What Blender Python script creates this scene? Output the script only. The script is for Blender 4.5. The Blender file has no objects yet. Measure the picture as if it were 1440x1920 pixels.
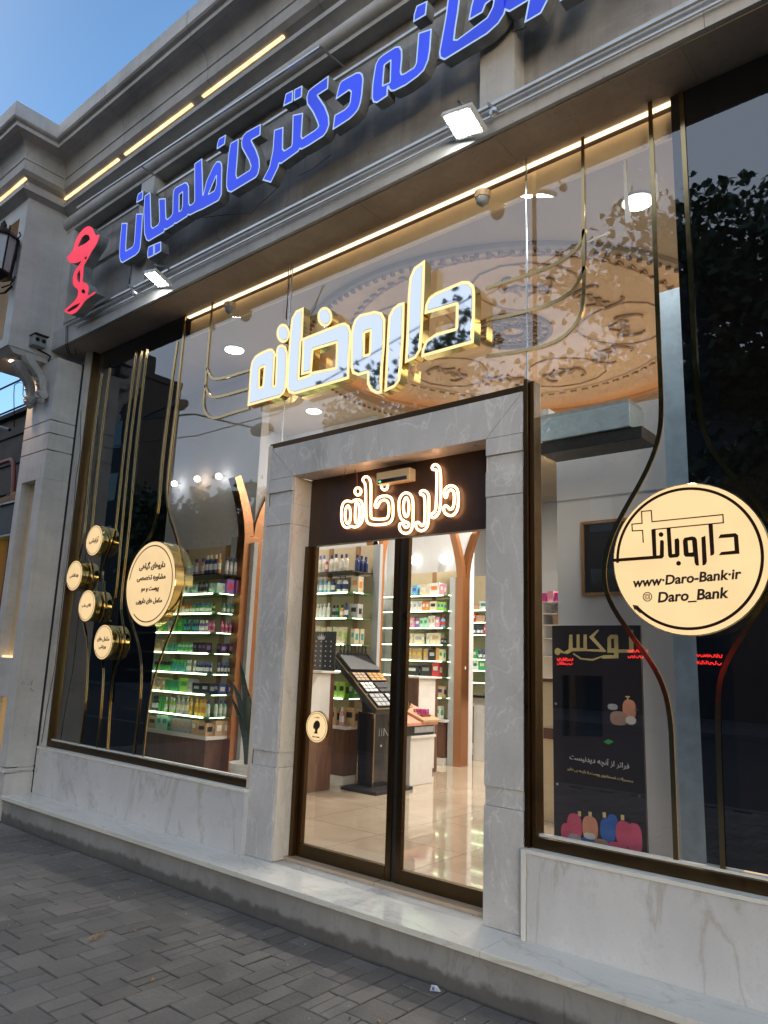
import bpy, bmesh, math, random
import numpy as np
from mathutils import Vector, Matrix
random.seed(7)
PI = math.pi
SC = bpy.context.scene
COL = SC.collection
# ------------------------------------------------------------ camera
YAW, PITCH, ROLL, FPX, EYE = -0.7033496, 0.1975974, 0.0348159, 1390.5, 1.6
def _axes():
    f = np.array([math.sin(YAW)*math.cos(PITCH), math.cos(YAW)*math.cos(PITCH), math.sin(PITCH)])
    ri = np.array([math.cos(YAW), -math.sin(YAW), 0.0]); up = np.cross(ri, f)
    c, s = math.cos(ROLL), math.sin(ROLL)
    return c*ri+s*up, -s*ri+c*up, f
AR, AU, AF = _axes()
cd = bpy.data.cameras.new('camera'); cam = bpy.data.objects.new('camera', cd); COL.objects.link(cam)
cd.sensor_fit = 'VERTICAL'; cd.sensor_height = 24.0; cd.lens = 24.0*FPX/1920.0
cd.clip_start = 0.05; cd.clip_end = 1000
cam.matrix_world = Matrix(((AR[0], AU[0], -AF[0], 0), (AR[1], AU[1], -AF[1], 0), (AR[2], AU[2], -AF[2], EYE), (0, 0, 0, 1)))
SC.camera = cam
# ------------------------------------------------------------ world, sun, exposure
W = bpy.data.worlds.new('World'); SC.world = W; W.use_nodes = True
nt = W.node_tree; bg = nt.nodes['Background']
sky = nt.nodes.new('ShaderNodeTexSky'); sky.sky_type = 'NISHITA'; sky.sun_disc = False
SUN_EL, SUN_ROT = math.radians(9.0), math.radians(148)
sky.sun_elevation = SUN_EL; sky.sun_rotation = SUN_ROT; sky.air_density = 1.0; sky.dust_density = 2.5; sky.ozone_density = 3.0
# pale dusk haze low over the street side of the sky
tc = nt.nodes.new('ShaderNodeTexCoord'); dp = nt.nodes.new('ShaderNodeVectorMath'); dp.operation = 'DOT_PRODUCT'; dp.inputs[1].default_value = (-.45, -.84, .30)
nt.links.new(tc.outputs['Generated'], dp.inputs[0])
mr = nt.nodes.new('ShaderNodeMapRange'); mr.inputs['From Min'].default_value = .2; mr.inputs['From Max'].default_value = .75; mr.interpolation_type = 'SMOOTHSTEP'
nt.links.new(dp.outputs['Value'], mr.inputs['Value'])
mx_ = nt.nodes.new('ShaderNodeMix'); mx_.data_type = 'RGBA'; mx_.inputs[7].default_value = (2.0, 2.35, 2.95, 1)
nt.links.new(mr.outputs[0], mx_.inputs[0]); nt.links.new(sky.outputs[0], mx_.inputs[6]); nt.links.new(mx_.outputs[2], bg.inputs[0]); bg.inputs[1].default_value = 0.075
sl = bpy.data.lights.new('sun', 'SUN'); sl.energy = 0.10; sl.angle = math.radians(28); sl.color = (1, .95, .90)
so = bpy.data.objects.new('sun', sl); COL.objects.link(so)
_d = Vector((math.sin(SUN_ROT)*math.cos(SUN_EL), math.cos(SUN_ROT)*math.cos(SUN_EL), math.sin(SUN_EL)))
so.rotation_euler = _d.to_track_quat('Z', 'Y').to_euler()
vs = SC.view_settings; vs.view_transform = 'Standard'; vs.look = 'None'; vs.gamma = 1; vs.exposure = 2.45
SC.cycles.max_bounces = 8; SC.cycles.transparent_max_bounces = 16; SC.cycles.sample_clamp_indirect = 3.0
SC.cycles.caustics_reflective = False; SC.cycles.caustics_refractive = False; SC.cycles.use_denoising = True

# ------------------------------------------------------------ picture point -> place
def ray(u, v): return AR*(u-720)+AU*(960-v)+AF*FPX
def P(u, v, Y):
    d = ray(u, v); t = Y/d[1]; return (d[0]*t, Y, EYE+d[2]*t)
def PX(u, v, X):
    d = ray(u, v); t = X/d[0]; return (X, d[1]*t, EYE+d[2]*t)
def PZ(u, v, Z):
    d = ray(u, v); t = (Z-EYE)/d[2]; return (d[0]*t, d[1]*t, Z)

# ------------------------------------------------------------ materials
M = {}
def _new(name):
    m = bpy.data.materials.new(name); m.use_nodes = True; M[name] = m
    return m, m.node_tree, m.node_tree.nodes['Principled BSDF']
def N(t, typ, **kw):
    n = t.nodes.new(typ)
    for k, v in kw.items():
        if k.startswith('i_'): n.inputs[k[2:].replace('_', ' ')].default_value = v
        else: setattr(n, k, v)
    return n
def pos(t, scale=(1, 1, 1), rot=(0, 0, 0)):
    g = N(t, 'ShaderNodeNewGeometry'); mp = N(t, 'ShaderNodeMapping')
    mp.inputs['Scale'].default_value = scale; mp.inputs['Rotation'].default_value = rot
    t.links.new(g.outputs['Position'], mp.inputs['Vector']); return mp.outputs[0]
def ramp(t, fac, stops):
    r = N(t, 'ShaderNodeValToRGB'); e = r.color_ramp.elements
    while len(e) < len(stops): e.new(0.5)
    for el, (p, c) in zip(e, stops): el.position = p; el.color = (*c, 1) if len(c) == 3 else c
    t.links.new(fac, r.inputs[0]); return r.outputs[0]
def noise(t, vec, scale, detail=4, rough=.55, dist=0.0):
    n = N(t, 'ShaderNodeTexNoise'); n.inputs['Scale'].default_value = scale; n.inputs['Detail'].default_value = detail
    n.inputs['Roughness'].default_value = rough; n.inputs['Distortion'].default_value = dist
    t.links.new(vec, n.inputs['Vector']); return n.outputs['Fac']
def mixc(t, fac, a, b, mode='MIX'):
    m = N(t, 'ShaderNodeMix', data_type='RGBA', blend_type=mode)
    for s, x in ((0, fac), (6, a), (7, b)):
        if hasattr(x, 'links'): t.links.new(x, m.inputs[s])
        elif s == 0: m.inputs[0].default_value = x
        else: m.inputs[s].default_value = (*x, 1)
    return m.outputs[2]
def bump(t, b, h, strength=.3, dist=.01):
    n = N(t, 'ShaderNodeBump'); n.inputs['Strength'].default_value = strength; n.inputs['Distance'].default_value = dist
    t.links.new(h, n.inputs['Height']); t.links.new(n.outputs[0], b.inputs['Normal'])
def plain(name, c, rough=.5, metal=0.0, var=.12, vscale=9, coat=0, em=None, es=0, alpha=None):
    m, t, b = _new(name)
    v = noise(t, pos(t), vscale, 5)
    c2 = tuple(max(0, x*(1-var)) for x in c); c3 = tuple(min(1, x*(1+var)) for x in c)
    t.links.new(ramp(t, v, [(.35, c2), (.65, c3)]), b.inputs['Base Color'])
    b.inputs['Roughness'].default_value = rough; b.inputs['Metallic'].default_value = metal
    b.inputs['Coat Weight'].default_value = coat
    if em: b.inputs['Emission Color'].default_value = (*em, 1); b.inputs['Emission Strength'].default_value = es
    return m
def emit(name, c, s, var=0.0, vscale=6):
    s *= .2
    m, t, b = _new(name); b.inputs['Base Color'].default_value = (*[x*.4 for x in c], 1); b.inputs['Roughness'].default_value = .55
    b.inputs['Emission Strength'].default_value = s
    if var:
        v = noise(t, pos(t), vscale, 2)
        t.links.new(ramp(t, v, [(.3, tuple(x*(1-var) for x in c)), (.7, c)]), b.inputs['Emission Color'])
    else: b.inputs['Emission Color'].default_value = (*c, 1)
    return m
def marble(name, c1, c2, vein, scale=1.6, rough=.28, rot=(0, .5, 0), vs_=(1, 1, .35), grime=.25):
    m, t, b = _new(name)
    p = pos(t, vs_, rot)
    a = noise(t, p, scale, 8, .6, .6)
    base = ramp(t, a, [(.3, c1), (.7, c2)])
    w = noise(t, p, scale*1.3, 6, .55, 1.8)
    sub = N(t, 'ShaderNodeMath', operation='SUBTRACT'); t.links.new(w, sub.inputs[0]); sub.inputs[1].default_value = .5
    ab = N(t, 'ShaderNodeMath', operation='ABSOLUTE'); t.links.new(sub.outputs[0], ab.inputs[0])
    vm = ramp(t, ab.outputs[0], [(0, (.6,)*3), (.006, (.3,)*3), (.022, (0,)*3)])
    c = mixc(t, vm, base, vein)
    sp = noise(t, pos(t), 60, 3); c = mixc(t, ramp(t, sp, [(.55, (0,)*3), (.75, (.35,)*3)]), c, tuple(x*.75 for x in c1))
    st = noise(t, pos(t, (1, 1, .5)), 2.2, 6, .65)
    c = mixc(t, ramp(t, st, [(.5, (0,)*3), (.75, (grime,)*3)]), c, (.12, .105, .085))
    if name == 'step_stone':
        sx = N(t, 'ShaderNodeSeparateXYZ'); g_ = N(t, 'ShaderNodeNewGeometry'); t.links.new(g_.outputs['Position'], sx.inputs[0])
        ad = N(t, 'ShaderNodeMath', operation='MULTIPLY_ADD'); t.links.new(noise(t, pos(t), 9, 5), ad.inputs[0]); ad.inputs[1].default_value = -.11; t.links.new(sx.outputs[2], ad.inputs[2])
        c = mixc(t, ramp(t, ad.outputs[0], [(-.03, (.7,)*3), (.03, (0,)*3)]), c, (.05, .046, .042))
    t.links.new(c, b.inputs['Base Color'])
    r = ramp(t, noise(t, pos(t), 7, 4), [(.3, (rough*.75,)*3), (.7, (min(1, rough*1.5),)*3)])
    t.links.new(r, b.inputs['Roughness']); bump(t, b, sp, .06, .004)
    return m
def stone(name, c1, c2, grime=.6, rough=.6):
    m, t, b = _new(name)
    base = ramp(t, noise(t, pos(t, (1, 1, 2.2)), 2.4, 9, .62), [(.3, c1), (.72, c2)])
    g = ramp(t, noise(t, pos(t, (.8, .8, .8)), 1.1, 8, .62), [(.42, (0,)*3), (.68, (grime,)*3)])
    c = mixc(t, g, base, (.045, .043, .042))
    dr = ramp(t, noise(t, pos(t, (7, 7, .35)), 3, 6, .6), [(.5, (0,)*3), (.8, (grime*.6,)*3)])
    c = mixc(t, dr, c, (.07, .065, .06))
    vo = N(t, 'ShaderNodeTexVoronoi'); vo.inputs['Scale'].default_value = 16; t.links.new(pos(t), vo.inputs['Vector'])
    c = mixc(t, ramp(t, vo.outputs['Distance'], [(.045, (.7,)*3), (.085, (0,)*3)]), c, (.03, .03, .03))
    t.links.new(c, b.inputs['Base Color']); b.inputs['Roughness'].default_value = rough
    bump(t, b, noise(t, pos(t), 35, 6), .25, .006)
    return m
def wood(name, c1, c2, rough=.4):
    m, t, b = _new(name)
    v = noise(t, pos(t, (6, 6, .7)), 3.5, 7, .6, .6)
    t.links.new(ramp(t, v, [(.3, c1), (.7, c2)]), b.inputs['Base Color']); b.inputs['Roughness'].default_value = rough
    return m
def metal(name, c, rough, aniso=0, var=.25):
    m, t, b = _new(name); b.inputs['Metallic'].default_value = 1
    b.inputs['Base Color'].default_value = (*c, 1)
    r = ramp(t, noise(t, pos(t), 12, 4), [(.3, (rough*(1-var),)*3), (.7, (rough*(1+var),)*3)])
    t.links.new(r, b.inputs['Roughness']); return m
def glass(name, ior, tint=(1, 1, 1), smear=True, wavy=0.0):
    m = bpy.data.materials.new(name); m.use_nodes = True; M[name] = m; t = m.node_tree; t.nodes.clear()
    o = N(t, 'ShaderNodeOutputMaterial'); mx = N(t, 'ShaderNodeMixShader'); tr = N(t, 'ShaderNodeBsdfTransparent')
    tr.inputs[0].default_value = (*tint, 1); gl = N(t, 'ShaderNodeBsdfGlossy'); gl.inputs['Roughness'].default_value = 0.0
    gl.inputs[0].default_value = (1, 1, 1, 1)
    # the same reflectance from both sides of the thin pane
    g = N(t, 'ShaderNodeNewGeometry'); fr = N(t, 'ShaderNodeFresnel'); fr.inputs[0].default_value = ior
    dt = N(t, 'ShaderNodeVectorMath', operation='DOT_PRODUCT'); t.links.new(g.outputs['Normal'], dt.inputs[0]); t.links.new(g.outputs['Incoming'], dt.inputs[1])
    ab = N(t, 'ShaderNodeMath', operation='ABSOLUTE'); t.links.new(dt.outputs['Value'], ab.inputs[0])
    om = N(t, 'ShaderNodeMath', operation='SUBTRACT'); om.inputs[0].default_value = 1; t.links.new(ab.outputs[0], om.inputs[1])
    pw = N(t, 'ShaderNodeMath', operation='POWER'); t.links.new(om.outputs[0], pw.inputs[0]); pw.inputs[1].default_value = 5
    f0 = ((ior-1)/(ior+1))**2
    ml = N(t, 'ShaderNodeMath', operation='MULTIPLY_ADD'); t.links.new(pw.outputs[0], ml.inputs[0]); ml.inputs[1].default_value = 1-f0; ml.inputs[2].default_value = f0
    t.nodes.remove(fr)
    t.links.new(ml.outputs[0], mx.inputs[0]); t.links.new(tr.outputs[0], mx.inputs[1]); t.links.new(gl.outputs[0], mx.inputs[2])
    if wavy:
        bp = N(t, 'ShaderNodeBump'); bp.inputs['Strength'].default_value = wavy; bp.inputs['Distance'].default_value = .02
        t.links.new(noise(t, pos(t), 1.6, 2), bp.inputs['Height']); t.links.new(bp.outputs[0], gl.inputs['Normal'])
    t.links.new(mx.outputs[0], o.inputs[0]); return m
def film(name, c):
    m = bpy.data.materials.new(name); m.use_nodes = True; M[name] = m; t = m.node_tree; t.nodes.clear()
    o = N(t, 'ShaderNodeOutputMaterial'); tr = N(t, 'ShaderNodeBsdfTransparent'); tr.inputs[0].default_value = (*c, 1)
    df = N(t, 'ShaderNodeBsdfDiffuse'); df.inputs[0].default_value = (.006, .006, .008, 1); mx = N(t, 'ShaderNodeMixShader'); mx.inputs[0].default_value = .35
    t.links.new(tr.outputs[0], mx.inputs[1]); t.links.new(df.outputs[0], mx.inputs[2]); t.links.new(mx.outputs[0], o.inputs[0]); return m

marble('marble', (.50, .51, .53), (.64, .65, .67), (.36, .33, .29), 1.1, .3, (0, .35, 0), (1, 1, .4), .2)
marble('marble_front', (.42, .43, .44), (.58, .58, .59), (.74, .74, .75), 2.4, .35, (0, .9, 0), (1, 1, .5), .35)
marble('marble_warm', (.58, .53, .46), (.70, .65, .58), (.5, .42, .33), 2.5, .35)
marble('marble_tread', (.58, .59, .56), (.70, .70, .66), (.45, .44, .38), 2.2, .14, (0, 0, .4), (.35, 1, 1), .12)
marble('tread_grey', (.34, .35, .35), (.42, .43, .43), (.3, .3, .3), 3, .3)
marble('step_stone', (.23, .235, .24), (.32, .325, .33), (.20, .20, .20), 2.0, .55, grime=.25)
stone('travertine', (.41, .40, .385), (.56, .55, .53), .35)
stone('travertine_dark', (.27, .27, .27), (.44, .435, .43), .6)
stone('soffit_lit_stone', (.36, .28, .22), (.46, .38, .31), .35)  # canopy stone with the warm window light put into its brown colour
stone('travertine_light', (.48, .475, .46), (.61, .60, .58), .25)
stone('brick_dark', (.035, .03, .028), (.08, .065, .055), .6, .9)
plain('gap_black', (.006, .006, .007), .8)
plain('edge_white', (.68, .68, .64), .5, 0, .05)
metal('brass', (.10, .065, .032), .45)
metal('brass_dark', (.085, .052, .026), .35)
metal('gold_mirror', (.70, .55, .22), .12)
metal('strip_gold', (.46, .34, .17), .13)
metal('face_mirror', (.86, .86, .88), .03)
metal('steel', (.55, .56, .57), .3)
metal('rod', (.5, .5, .48), .35)
metal('copper', (.50, .24, .12), .3, 0, .06)
plain('black_gloss', (.010, .008, .008), .12, coat=.5)
plain('panel_brown', (.035, .018, .011), .38)
plain('black', (.012, .012, .013), .45)
plain('iron', (.012, .013, .015), .35, .6)
plain('white_wall', (.62, .62, .63), .6, 0, .03, 2)
plain('grey_wall', (.74, .76, .80), .6, 0, .04, 2)
plain('ceiling_paint', (.50, .40, .30), .7, 0, .03, 1.5)
plain('dome_paint', (.66, .49, .35), .7, 0, .06, 2)
plain('relief_paint', (.44, .31, .22), .6, 0, .2, 12)
plain('bead_paint', (.24, .17, .12), .6)
plain('valance', (.80, .62, .40), .6, 0, .05)
plain('cream', (.62, .50, .33), .6, 0, .04)
plain('white_lacquer', (.66, .65, .63), .3, 0, .03)
plain('grey_lacquer', (.42, .44, .46), .3, 0, .03)
wood('walnut', (.085, .035, .018), (.17, .075, .038))
wood('oak', (.30, .15, .06), (.42, .23, .10))
plain('shelf_green', (.10, .32, .12), .15)
plain('shelf_dark', (.03, .04, .04), .2)
m, t, b = _new('floor_marble')
c = ramp(t, noise(t, pos(t, (1, 1, 1), (0, 0, .6)), 1.6, 8, .6, 1.0), [(.3, (.40, .31, .22)), (.7, (.52, .43, .32))])
bk = N(t, 'ShaderNodeTexBrick', offset=0.0); bk.inputs['Scale'].default_value = 1.0; bk.inputs['Mortar Size'].default_value = .003; bk.inputs['Brick Width'].default_value = .8; bk.inputs['Row Height'].default_value = .8
bk.inputs['Color1'].default_value = (0, 0, 0, 1); bk.inputs['Color2'].default_value = (0, 0, 0, 1); bk.inputs['Mortar'].default_value = (1, 1, 1, 1); t.links.new(pos(t), bk.inputs['Vector'])
c = mixc(t, bk.outputs['Color'], c, (.20, .15, .10))
t.links.new(c, b.inputs['Base Color']); b.inputs['Roughness'].default_value = .07; b.inputs['Coat Weight'].default_value = .4
glass('window_glass', 2.35, (.97, .99, .98), wavy=.02)
glass('door_glass', 1.9, (.97, .98, .97))
glass('clear_glass', 1.5)
film('dark_film', (.10, .10, .13))
film('black_film', (.05, .045, .05))
emit('led_warm', (1, .66, .32), 2.2, .45, 11)
emit('led_valance', (1, .74, .46), 2.8)
emit('led_cove', (1, .62, .32), 2.4)
emit('led_green', (.84, 1, .62), 7)
emit('lamp_white', (1, .98, .95), 12)
emit('lamp_soft', (1, .98, .95), 3.2)
emit('flood', (.95, 1, .95), 60)
emit('warm_spot', (1, .72, .5), 14)
emit('sign_cream', (1, .70, .36), .82, .12, 5)
emit('sign_edge', (1, .72, .36), 1.02, .08, 8)
emit('gold_lit', (1, .78, .38), 1.05, .15, 3)
emit('neon', (1, .52, .25), 6.5)
emit('blue_face', (.03, .075, .88), .78, .4, 1.1)
emit('blue_edge', (.5, .68, 1.0), .6)
emit('red_face', (1, .05, .10), .85, .25, 6)
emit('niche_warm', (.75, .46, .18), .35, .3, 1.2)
emit('red_neon', (1, .03, .03), 6)
emit('green_led', (.1, 1, .3), 4)
emit('yellow_sign', (.6, .7, .15), .6)
plain('letter_side', (.24, .25, .25), .5, 0, .2)
plain('ink', (.02, .015, .012), .5)
plain('ink_brown', (.035, .02, .01), .25, .3)
plain('soft_ink', (.10, .11, .11), .8)
plain('plaster_white', (.6, .6, .58), .5)
plain('poster_dark', (.014, .008, .010), .5)
plain('column_blue', (.48, .66, .84), .5)
plain('case_blue', (.36, .47, .55), .35)
plain('screen_black', (.004, .004, .006), .08, coat=.6)
plain('poster_gold', (.62, .50, .22), .4)
plain('poster_white', (.6, .58, .55), .5)
plain('soap_peach', (.62, .27, .18), .45)
plain('soap_pink', (.55, .08, .16), .45)
plain('soap_blue', (.04, .12, .42), .45)
plain('soap_grey', (.36, .36, .42), .5)
plain('soap_tan', (.36, .22, .17), .5)
plain('leaf_green', (.035, .075, .02), .5, 0, .4, 20)
plain('plant_dark', (.012, .028, .012), .4, 0, .3, 20)
plain('bark', (.09, .07, .05), .9)
plain('dry_leaf', (.32, .18, .06), .7)
plain('asphalt', (.035, .035, .036), .9)
plain('red_paint', (.22, .05, .04), .5)
plain('thatch', (.20, .15, .11), .9)
plain('pad_dark', (.03, .03, .035), .5)
plain('facade_grey', (.035, .033, .033), .8)
plain('facade_sand', (.12, .10, .085), .8)
plain('wall_plaster_pale', (.45, .46, .47), .8)
PAL = dict(white=(.70, .70, .68), cream=(.66, .58, .42), green=(.06, .34, .10), lime=(.30, .55, .08), yellow=(.72, .50, .06), amber=(.60, .28, .04), orange=(.75, .24, .06), red=(.55, .04, .05),
           pink=(.66, .28, .38), magenta=(.45, .05, .22), purple=(.26, .12, .40), blue=(.06, .14, .50), sky=(.14, .42, .66), teal=(.05, .30, .32), navy=(.02, .04, .14), black=(.02, .02, .022),
           grey=(.32, .33, .34), mint=(.40, .66, .52), tan=(.48, .32, .18), silver=(.5, .5, .52))
for k, v in PAL.items(): plain('p_'+k, v, .3, 0, .10, 25)

# paving
m, t, b = _new('paver')
at = N(t, 'ShaderNodeAttribute', attribute_name='tint')
c0 = mixc(t, at.outputs['Fac'], (.115, .106, .097), (.175, .163, .150))
g = ramp(t, noise(t, pos(t), 1.3, 7, .6), [(.4, (0,)*3), (.7, (.6,)*3)])
c0 = mixc(t, g, c0, (.045, .044, .044))
sp = noise(t, pos(t), 60, 5); c0 = mixc(t, ramp(t, sp, [(.56, (0,)*3), (.70, (.6,)*3)]), c0, (.16, .155, .15))
sc_ = ramp(t, noise(t, pos(t, (1, 1, 1)), 5, 8, .7, 1.2), [(.62, (0,)*3), (.72, (.45,)*3)]); c0 = mixc(t, sc_, c0, (.19, .19, .185))
t.links.new(c0, b.inputs['Base Color']); b.inputs['Roughness'].default_value = .62
bump(t, b, noise(t, pos(t), 38, 8, .7), .8, .01)

# ------------------------------------------------------------ mesh helpers
class MB:
    def __init__(s): s.v = []; s.f = []; s.m = []
    def add(s, vs_, fs, mi=0):
        o = len(s.v); s.v += [tuple(x) for x in vs_]; s.f += [tuple(i+o for i in f) for f in fs]; s.m += [mi]*len(fs); return s
    def box(s, x0, x1, y0, y1, z0, z1, mi=0):
        return s.add([(x0, y0, z0), (x1, y0, z0), (x1, y1, z0), (x0, y1, z0), (x0, y0, z1), (x1, y0, z1), (x1, y1, z1), (x0, y1, z1)],
                     [(0, 3, 2, 1), (4, 5, 6, 7), (0, 1, 5, 4), (1, 2, 6, 5), (2, 3, 7, 6), (3, 0, 4, 7)], mi)
    def bar(s, a, b_, w, h=None, mi=0, up=(0, 0, 1)):
        a, b_ = Vector(a), Vector(b_); d = (b_-a).normalized(); u = Vector(up)
        if abs(d.dot(u)) > .95: u = Vector((0, 1, 0))
        r = d.cross(u).normalized(); u = r.cross(d); h = h or w
        q = [r*w/2+u*h/2, -r*w/2+u*h/2, -r*w/2-u*h/2, r*w/2-u*h/2]
        return s.add([a+x for x in q]+[b_+x for x in q], [(0, 1, 2, 3), (7, 6, 5, 4), (0, 4, 5, 1), (1, 5, 6, 2), (2, 6, 7, 3), (3, 7, 4, 0)], mi)
    def tube(s, pts, r, n=8, mi=0, closed=False):
        pts = [Vector(p) for p in pts]; L = len(pts); rr = r if hasattr(r, '__len__') else [r]*L
        rings = []; ref = None
        for i, p in enumerate(pts):
            a = pts[(i-1) % L] if (closed or i) else p; c = pts[(i+1) % L] if (closed or i < L-1) else p
            d = (c-a)
            if d.length < 1e-9: d = Vector((0, 0, 1))
            d.normalize()
            if ref is None: ref = d.orthogonal().normalized()
            ref = (ref-d*ref.dot(d))
            if ref.length < 1e-6: ref = d.orthogonal()
            ref.normalize(); o = d.cross(ref)
            rings.append([p+(ref*math.cos(2*PI*k/n)+o*math.sin(2*PI*k/n))*rr[i] for k in range(n)])
        vs_ = [v for g_ in rings for v in g_]; fs = []
        for i in range(L if closed else L-1):
            j = (i+1) % L
            for k in range(n): fs.append((i*n+k, i*n+(k+1) % n, j*n+(k+1) % n, j*n+k))
        if not closed: fs += [tuple(range(n-1, -1, -1)), tuple((L-1)*n+k for k in range(n))]
        return s.add(vs_, fs, mi)
    def lathe(s, prof, c=(0, 0, 0), n=20, axis='z', mi=0, sx=1, sy=1):
        vs_ = []; fs = []
        for r, h in prof:
            for k in range(n):
                a = 2*PI*k/n; x, y = r*math.cos(a)*sx, r*math.sin(a)*sy
                vs_.append((c[0]+x, c[1]+y, c[2]+h) if axis == 'z' else (c[0]+x, c[1]+h, c[2]+y) if axis == 'y' else (c[0]+h, c[1]+x, c[2]+y))
        for i in range(len(prof)-1):
            for k in range(n): fs.append((i*n+k, i*n+(k+1) % n, (i+1)*n+(k+1) % n, (i+1)*n+k))
        fs.append(tuple(range(n-1, -1, -1))); fs.append(tuple((len(prof)-1)*n+k for k in range(n)))
        return s.add(vs_, fs, mi)
    def prismx(s, prof, x0, x1, mi=0):   # prof list of (y,z)
        n = len(prof); vs_ = [(x0, y, z) for y, z in prof]+[(x1, y, z) for y, z in prof]
        return s.add(vs_, [(i, (i+1) % n, n+(i+1) % n, n+i) for i in range(n)]+[tuple(range(n-1, -1, -1)), tuple(range(n, 2*n))], mi)
    def sweep(s, prof, path, mi=0):      # mitred sweep: prof (offset,z), path = [((x,y),(nx,ny))]
        n = len(prof); vs_ = []; fs = []
        for (x, y), (nx, ny) in path: vs_ += [(x+nx*d, y+ny*d, z) for d, z in prof]
        for i in range(len(path)-1):
            for k in range(n-1): fs.append((i*n+k, i*n+k+1, (i+1)*n+k+1, (i+1)*n+k))
        return s.add(vs_, fs, mi)
    def build(s, name, mats, parent=None, bevel=0, smooth=False):
        me = bpy.data.meshes.new(name); me.from_pydata(s.v, [], s.f)
        mats = mats if isinstance(mats, (list, tuple)) else [mats]
        for mm in mats: me.materials.append(M[mm])
        me.polygons.foreach_set('material_index', s.m)
        bm = bmesh.new(); bm.from_mesh(me); bmesh.ops.recalc_face_normals(bm, faces=bm.faces)
        if bevel: bmesh.ops.bevel(bm, geom=list(bm.edges), offset=bevel, segments=2, affect='EDGES', profile=.6, clamp_overlap=True)
        bm.to_mesh(me); bm.free()
        if smooth:
            me.polygons.foreach_set('use_smooth', [True]*len(me.polygons))
            try: me.set_sharp_from_angle(angle=math.radians(38))
            except Exception: pass
        o = bpy.data.objects.new(name, me); COL.objects.link(o)
        if parent is not None: o.parent = parent; o.matrix_parent_inverse = parent.matrix_world.inverted()
        return o
def tag(o, label=None, cat=None, group=None, kind=None):
    if label: o['label'] = label
    if cat: o['category'] = cat
    if group: o['group'] = group
    if kind: o['kind'] = kind
    return o
def thing(name, label, cat, loc=(0, 0, 0), group=None):
    o = bpy.data.objects.new(name, None); COL.objects.link(o); o.location = loc; o.empty_display_size = .1
    o.matrix_world = Matrix.Translation(loc)
    return tag(o, label, cat, group)
def struct(o): o['kind'] = 'structure'; return o
def box(name, mats, parent, *a, bevel=0): return MB().box(*a).build(name, mats, parent, bevel)

# ---- outlines: signed distance grid, iso contours, filled and extruded in the sign plane (x,z)
def sdf_grid(outers, holes, res, pad):
    allp = np.array([p for q in outers for p in q]); x0, z0 = allp.min(0)-pad; x1, z1 = allp.max(0)+pad
    gx = np.arange(x0, x1+res, res); gz = np.arange(z0, z1+res, res); GX, GZ = np.meshgrid(gx, gz)
    def one(poly):
        A = np.array(poly, float); B = np.roll(A, -1, 0); d2 = np.full(GX.shape, 1e9); ins = np.zeros(GX.shape, bool)
        for (ax, az), (bx, bz) in zip(A, B):
            ex, ez = bx-ax, bz-az; L = ex*ex+ez*ez
            if L < 1e-14: continue
            tt = np.clip(((GX-ax)*ex+(GZ-az)*ez)/L, 0, 1)
            d2 = np.minimum(d2, (GX-ax-tt*ex)**2+(GZ-az-tt*ez)**2)
            if abs(ez) > 1e-12:
                ins ^= ((az > GZ) != (bz > GZ)) & (GX < ex*(GZ-az)/ez+ax)
        d = np.sqrt(d2); return np.where(ins, -d, d)
    ph = None
    for q in outers: o_ = one(q); ph = o_ if ph is None else np.minimum(ph, o_)
    for q in holes: ph = np.maximum(ph, -one(q))
    return gx, gz, ph
def contours(gx, gz, ph, lev):
    f = ph-lev+1e-7; H, Wd = f.shape; seg = {}
    ins = f < 0
    idx = ins[:-1, :-1]*1+ins[:-1, 1:]*2+ins[1:, 1:]*4+ins[1:, :-1]*8
    def ex(i, j, e):
        if e == 0: a, b_ = (i, j), (i, j+1)
        elif e == 1: a, b_ = (i, j+1), (i+1, j+1)
        elif e == 2: a, b_ = (i+1, j), (i+1, j+1)
        else: a, b_ = (i, j), (i+1, j)
        va, vb = f[a], f[b_]; tt = va/(va-vb)
        return (a, b_), (gx[a[1]]+(gx[b_[1]]-gx[a[1]])*tt, gz[a[0]]+(gz[b_[0]]-gz[a[0]])*tt)
    T = {1: [(3, 0)], 2: [(0, 1)], 3: [(3, 1)], 4: [(1, 2)], 5: [(3, 2), (1, 0)], 6: [(0, 2)], 7: [(3, 2)], 8: [(2, 3)], 9: [(2, 0)], 10: [(0, 3), (2, 1)], 11: [(2, 1)], 12: [(1, 3)], 13: [(1, 0)], 14: [(0, 3)]}
    pts = {}
    for i, j in zip(*np.nonzero((idx > 0) & (idx < 15))):
        for a, b_ in T[int(idx[i, j])]:
            ka, pa = ex(i, j, a); kb, pb = ex(i, j, b_); pts[ka] = pa; pts[kb] = pb; seg.setdefault(ka, []).append(kb)
    loops = []
    while seg:
        k = next(iter(seg)); lp = []
        while k in seg:
            lp.append(pts[k]); n_ = seg[k].pop()
            if not seg[k]: del seg[k]
            k = n_
        if len(lp) > 5: loops.append(lp)
    def rdp(p, eps):
        if len(p) < 3: return p
        a, b_ = np.array(p[0]), np.array(p[-1]); q = np.array(p); d = b_-a; L = np.hypot(*d)
        dist = np.abs(d[0]*(q[:, 1]-a[1])-d[1]*(q[:, 0]-a[0]))/L if L > 1e-9 else np.hypot(*(q-a).T)
        k = int(dist.argmax())
        if dist[k] < eps: return [p[0], p[-1]]
        return rdp(p[:k+1], eps)[:-1]+rdp(p[k:], eps)
    out = []
    for lp in loops:
        h = len(lp)//2; a = rdp(lp[:h+1], .0008)[:-1]+rdp(lp[h:]+[lp[0]], .0008)[:-1]
        if len(a) > 2: out.append(a)
    return out
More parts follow.
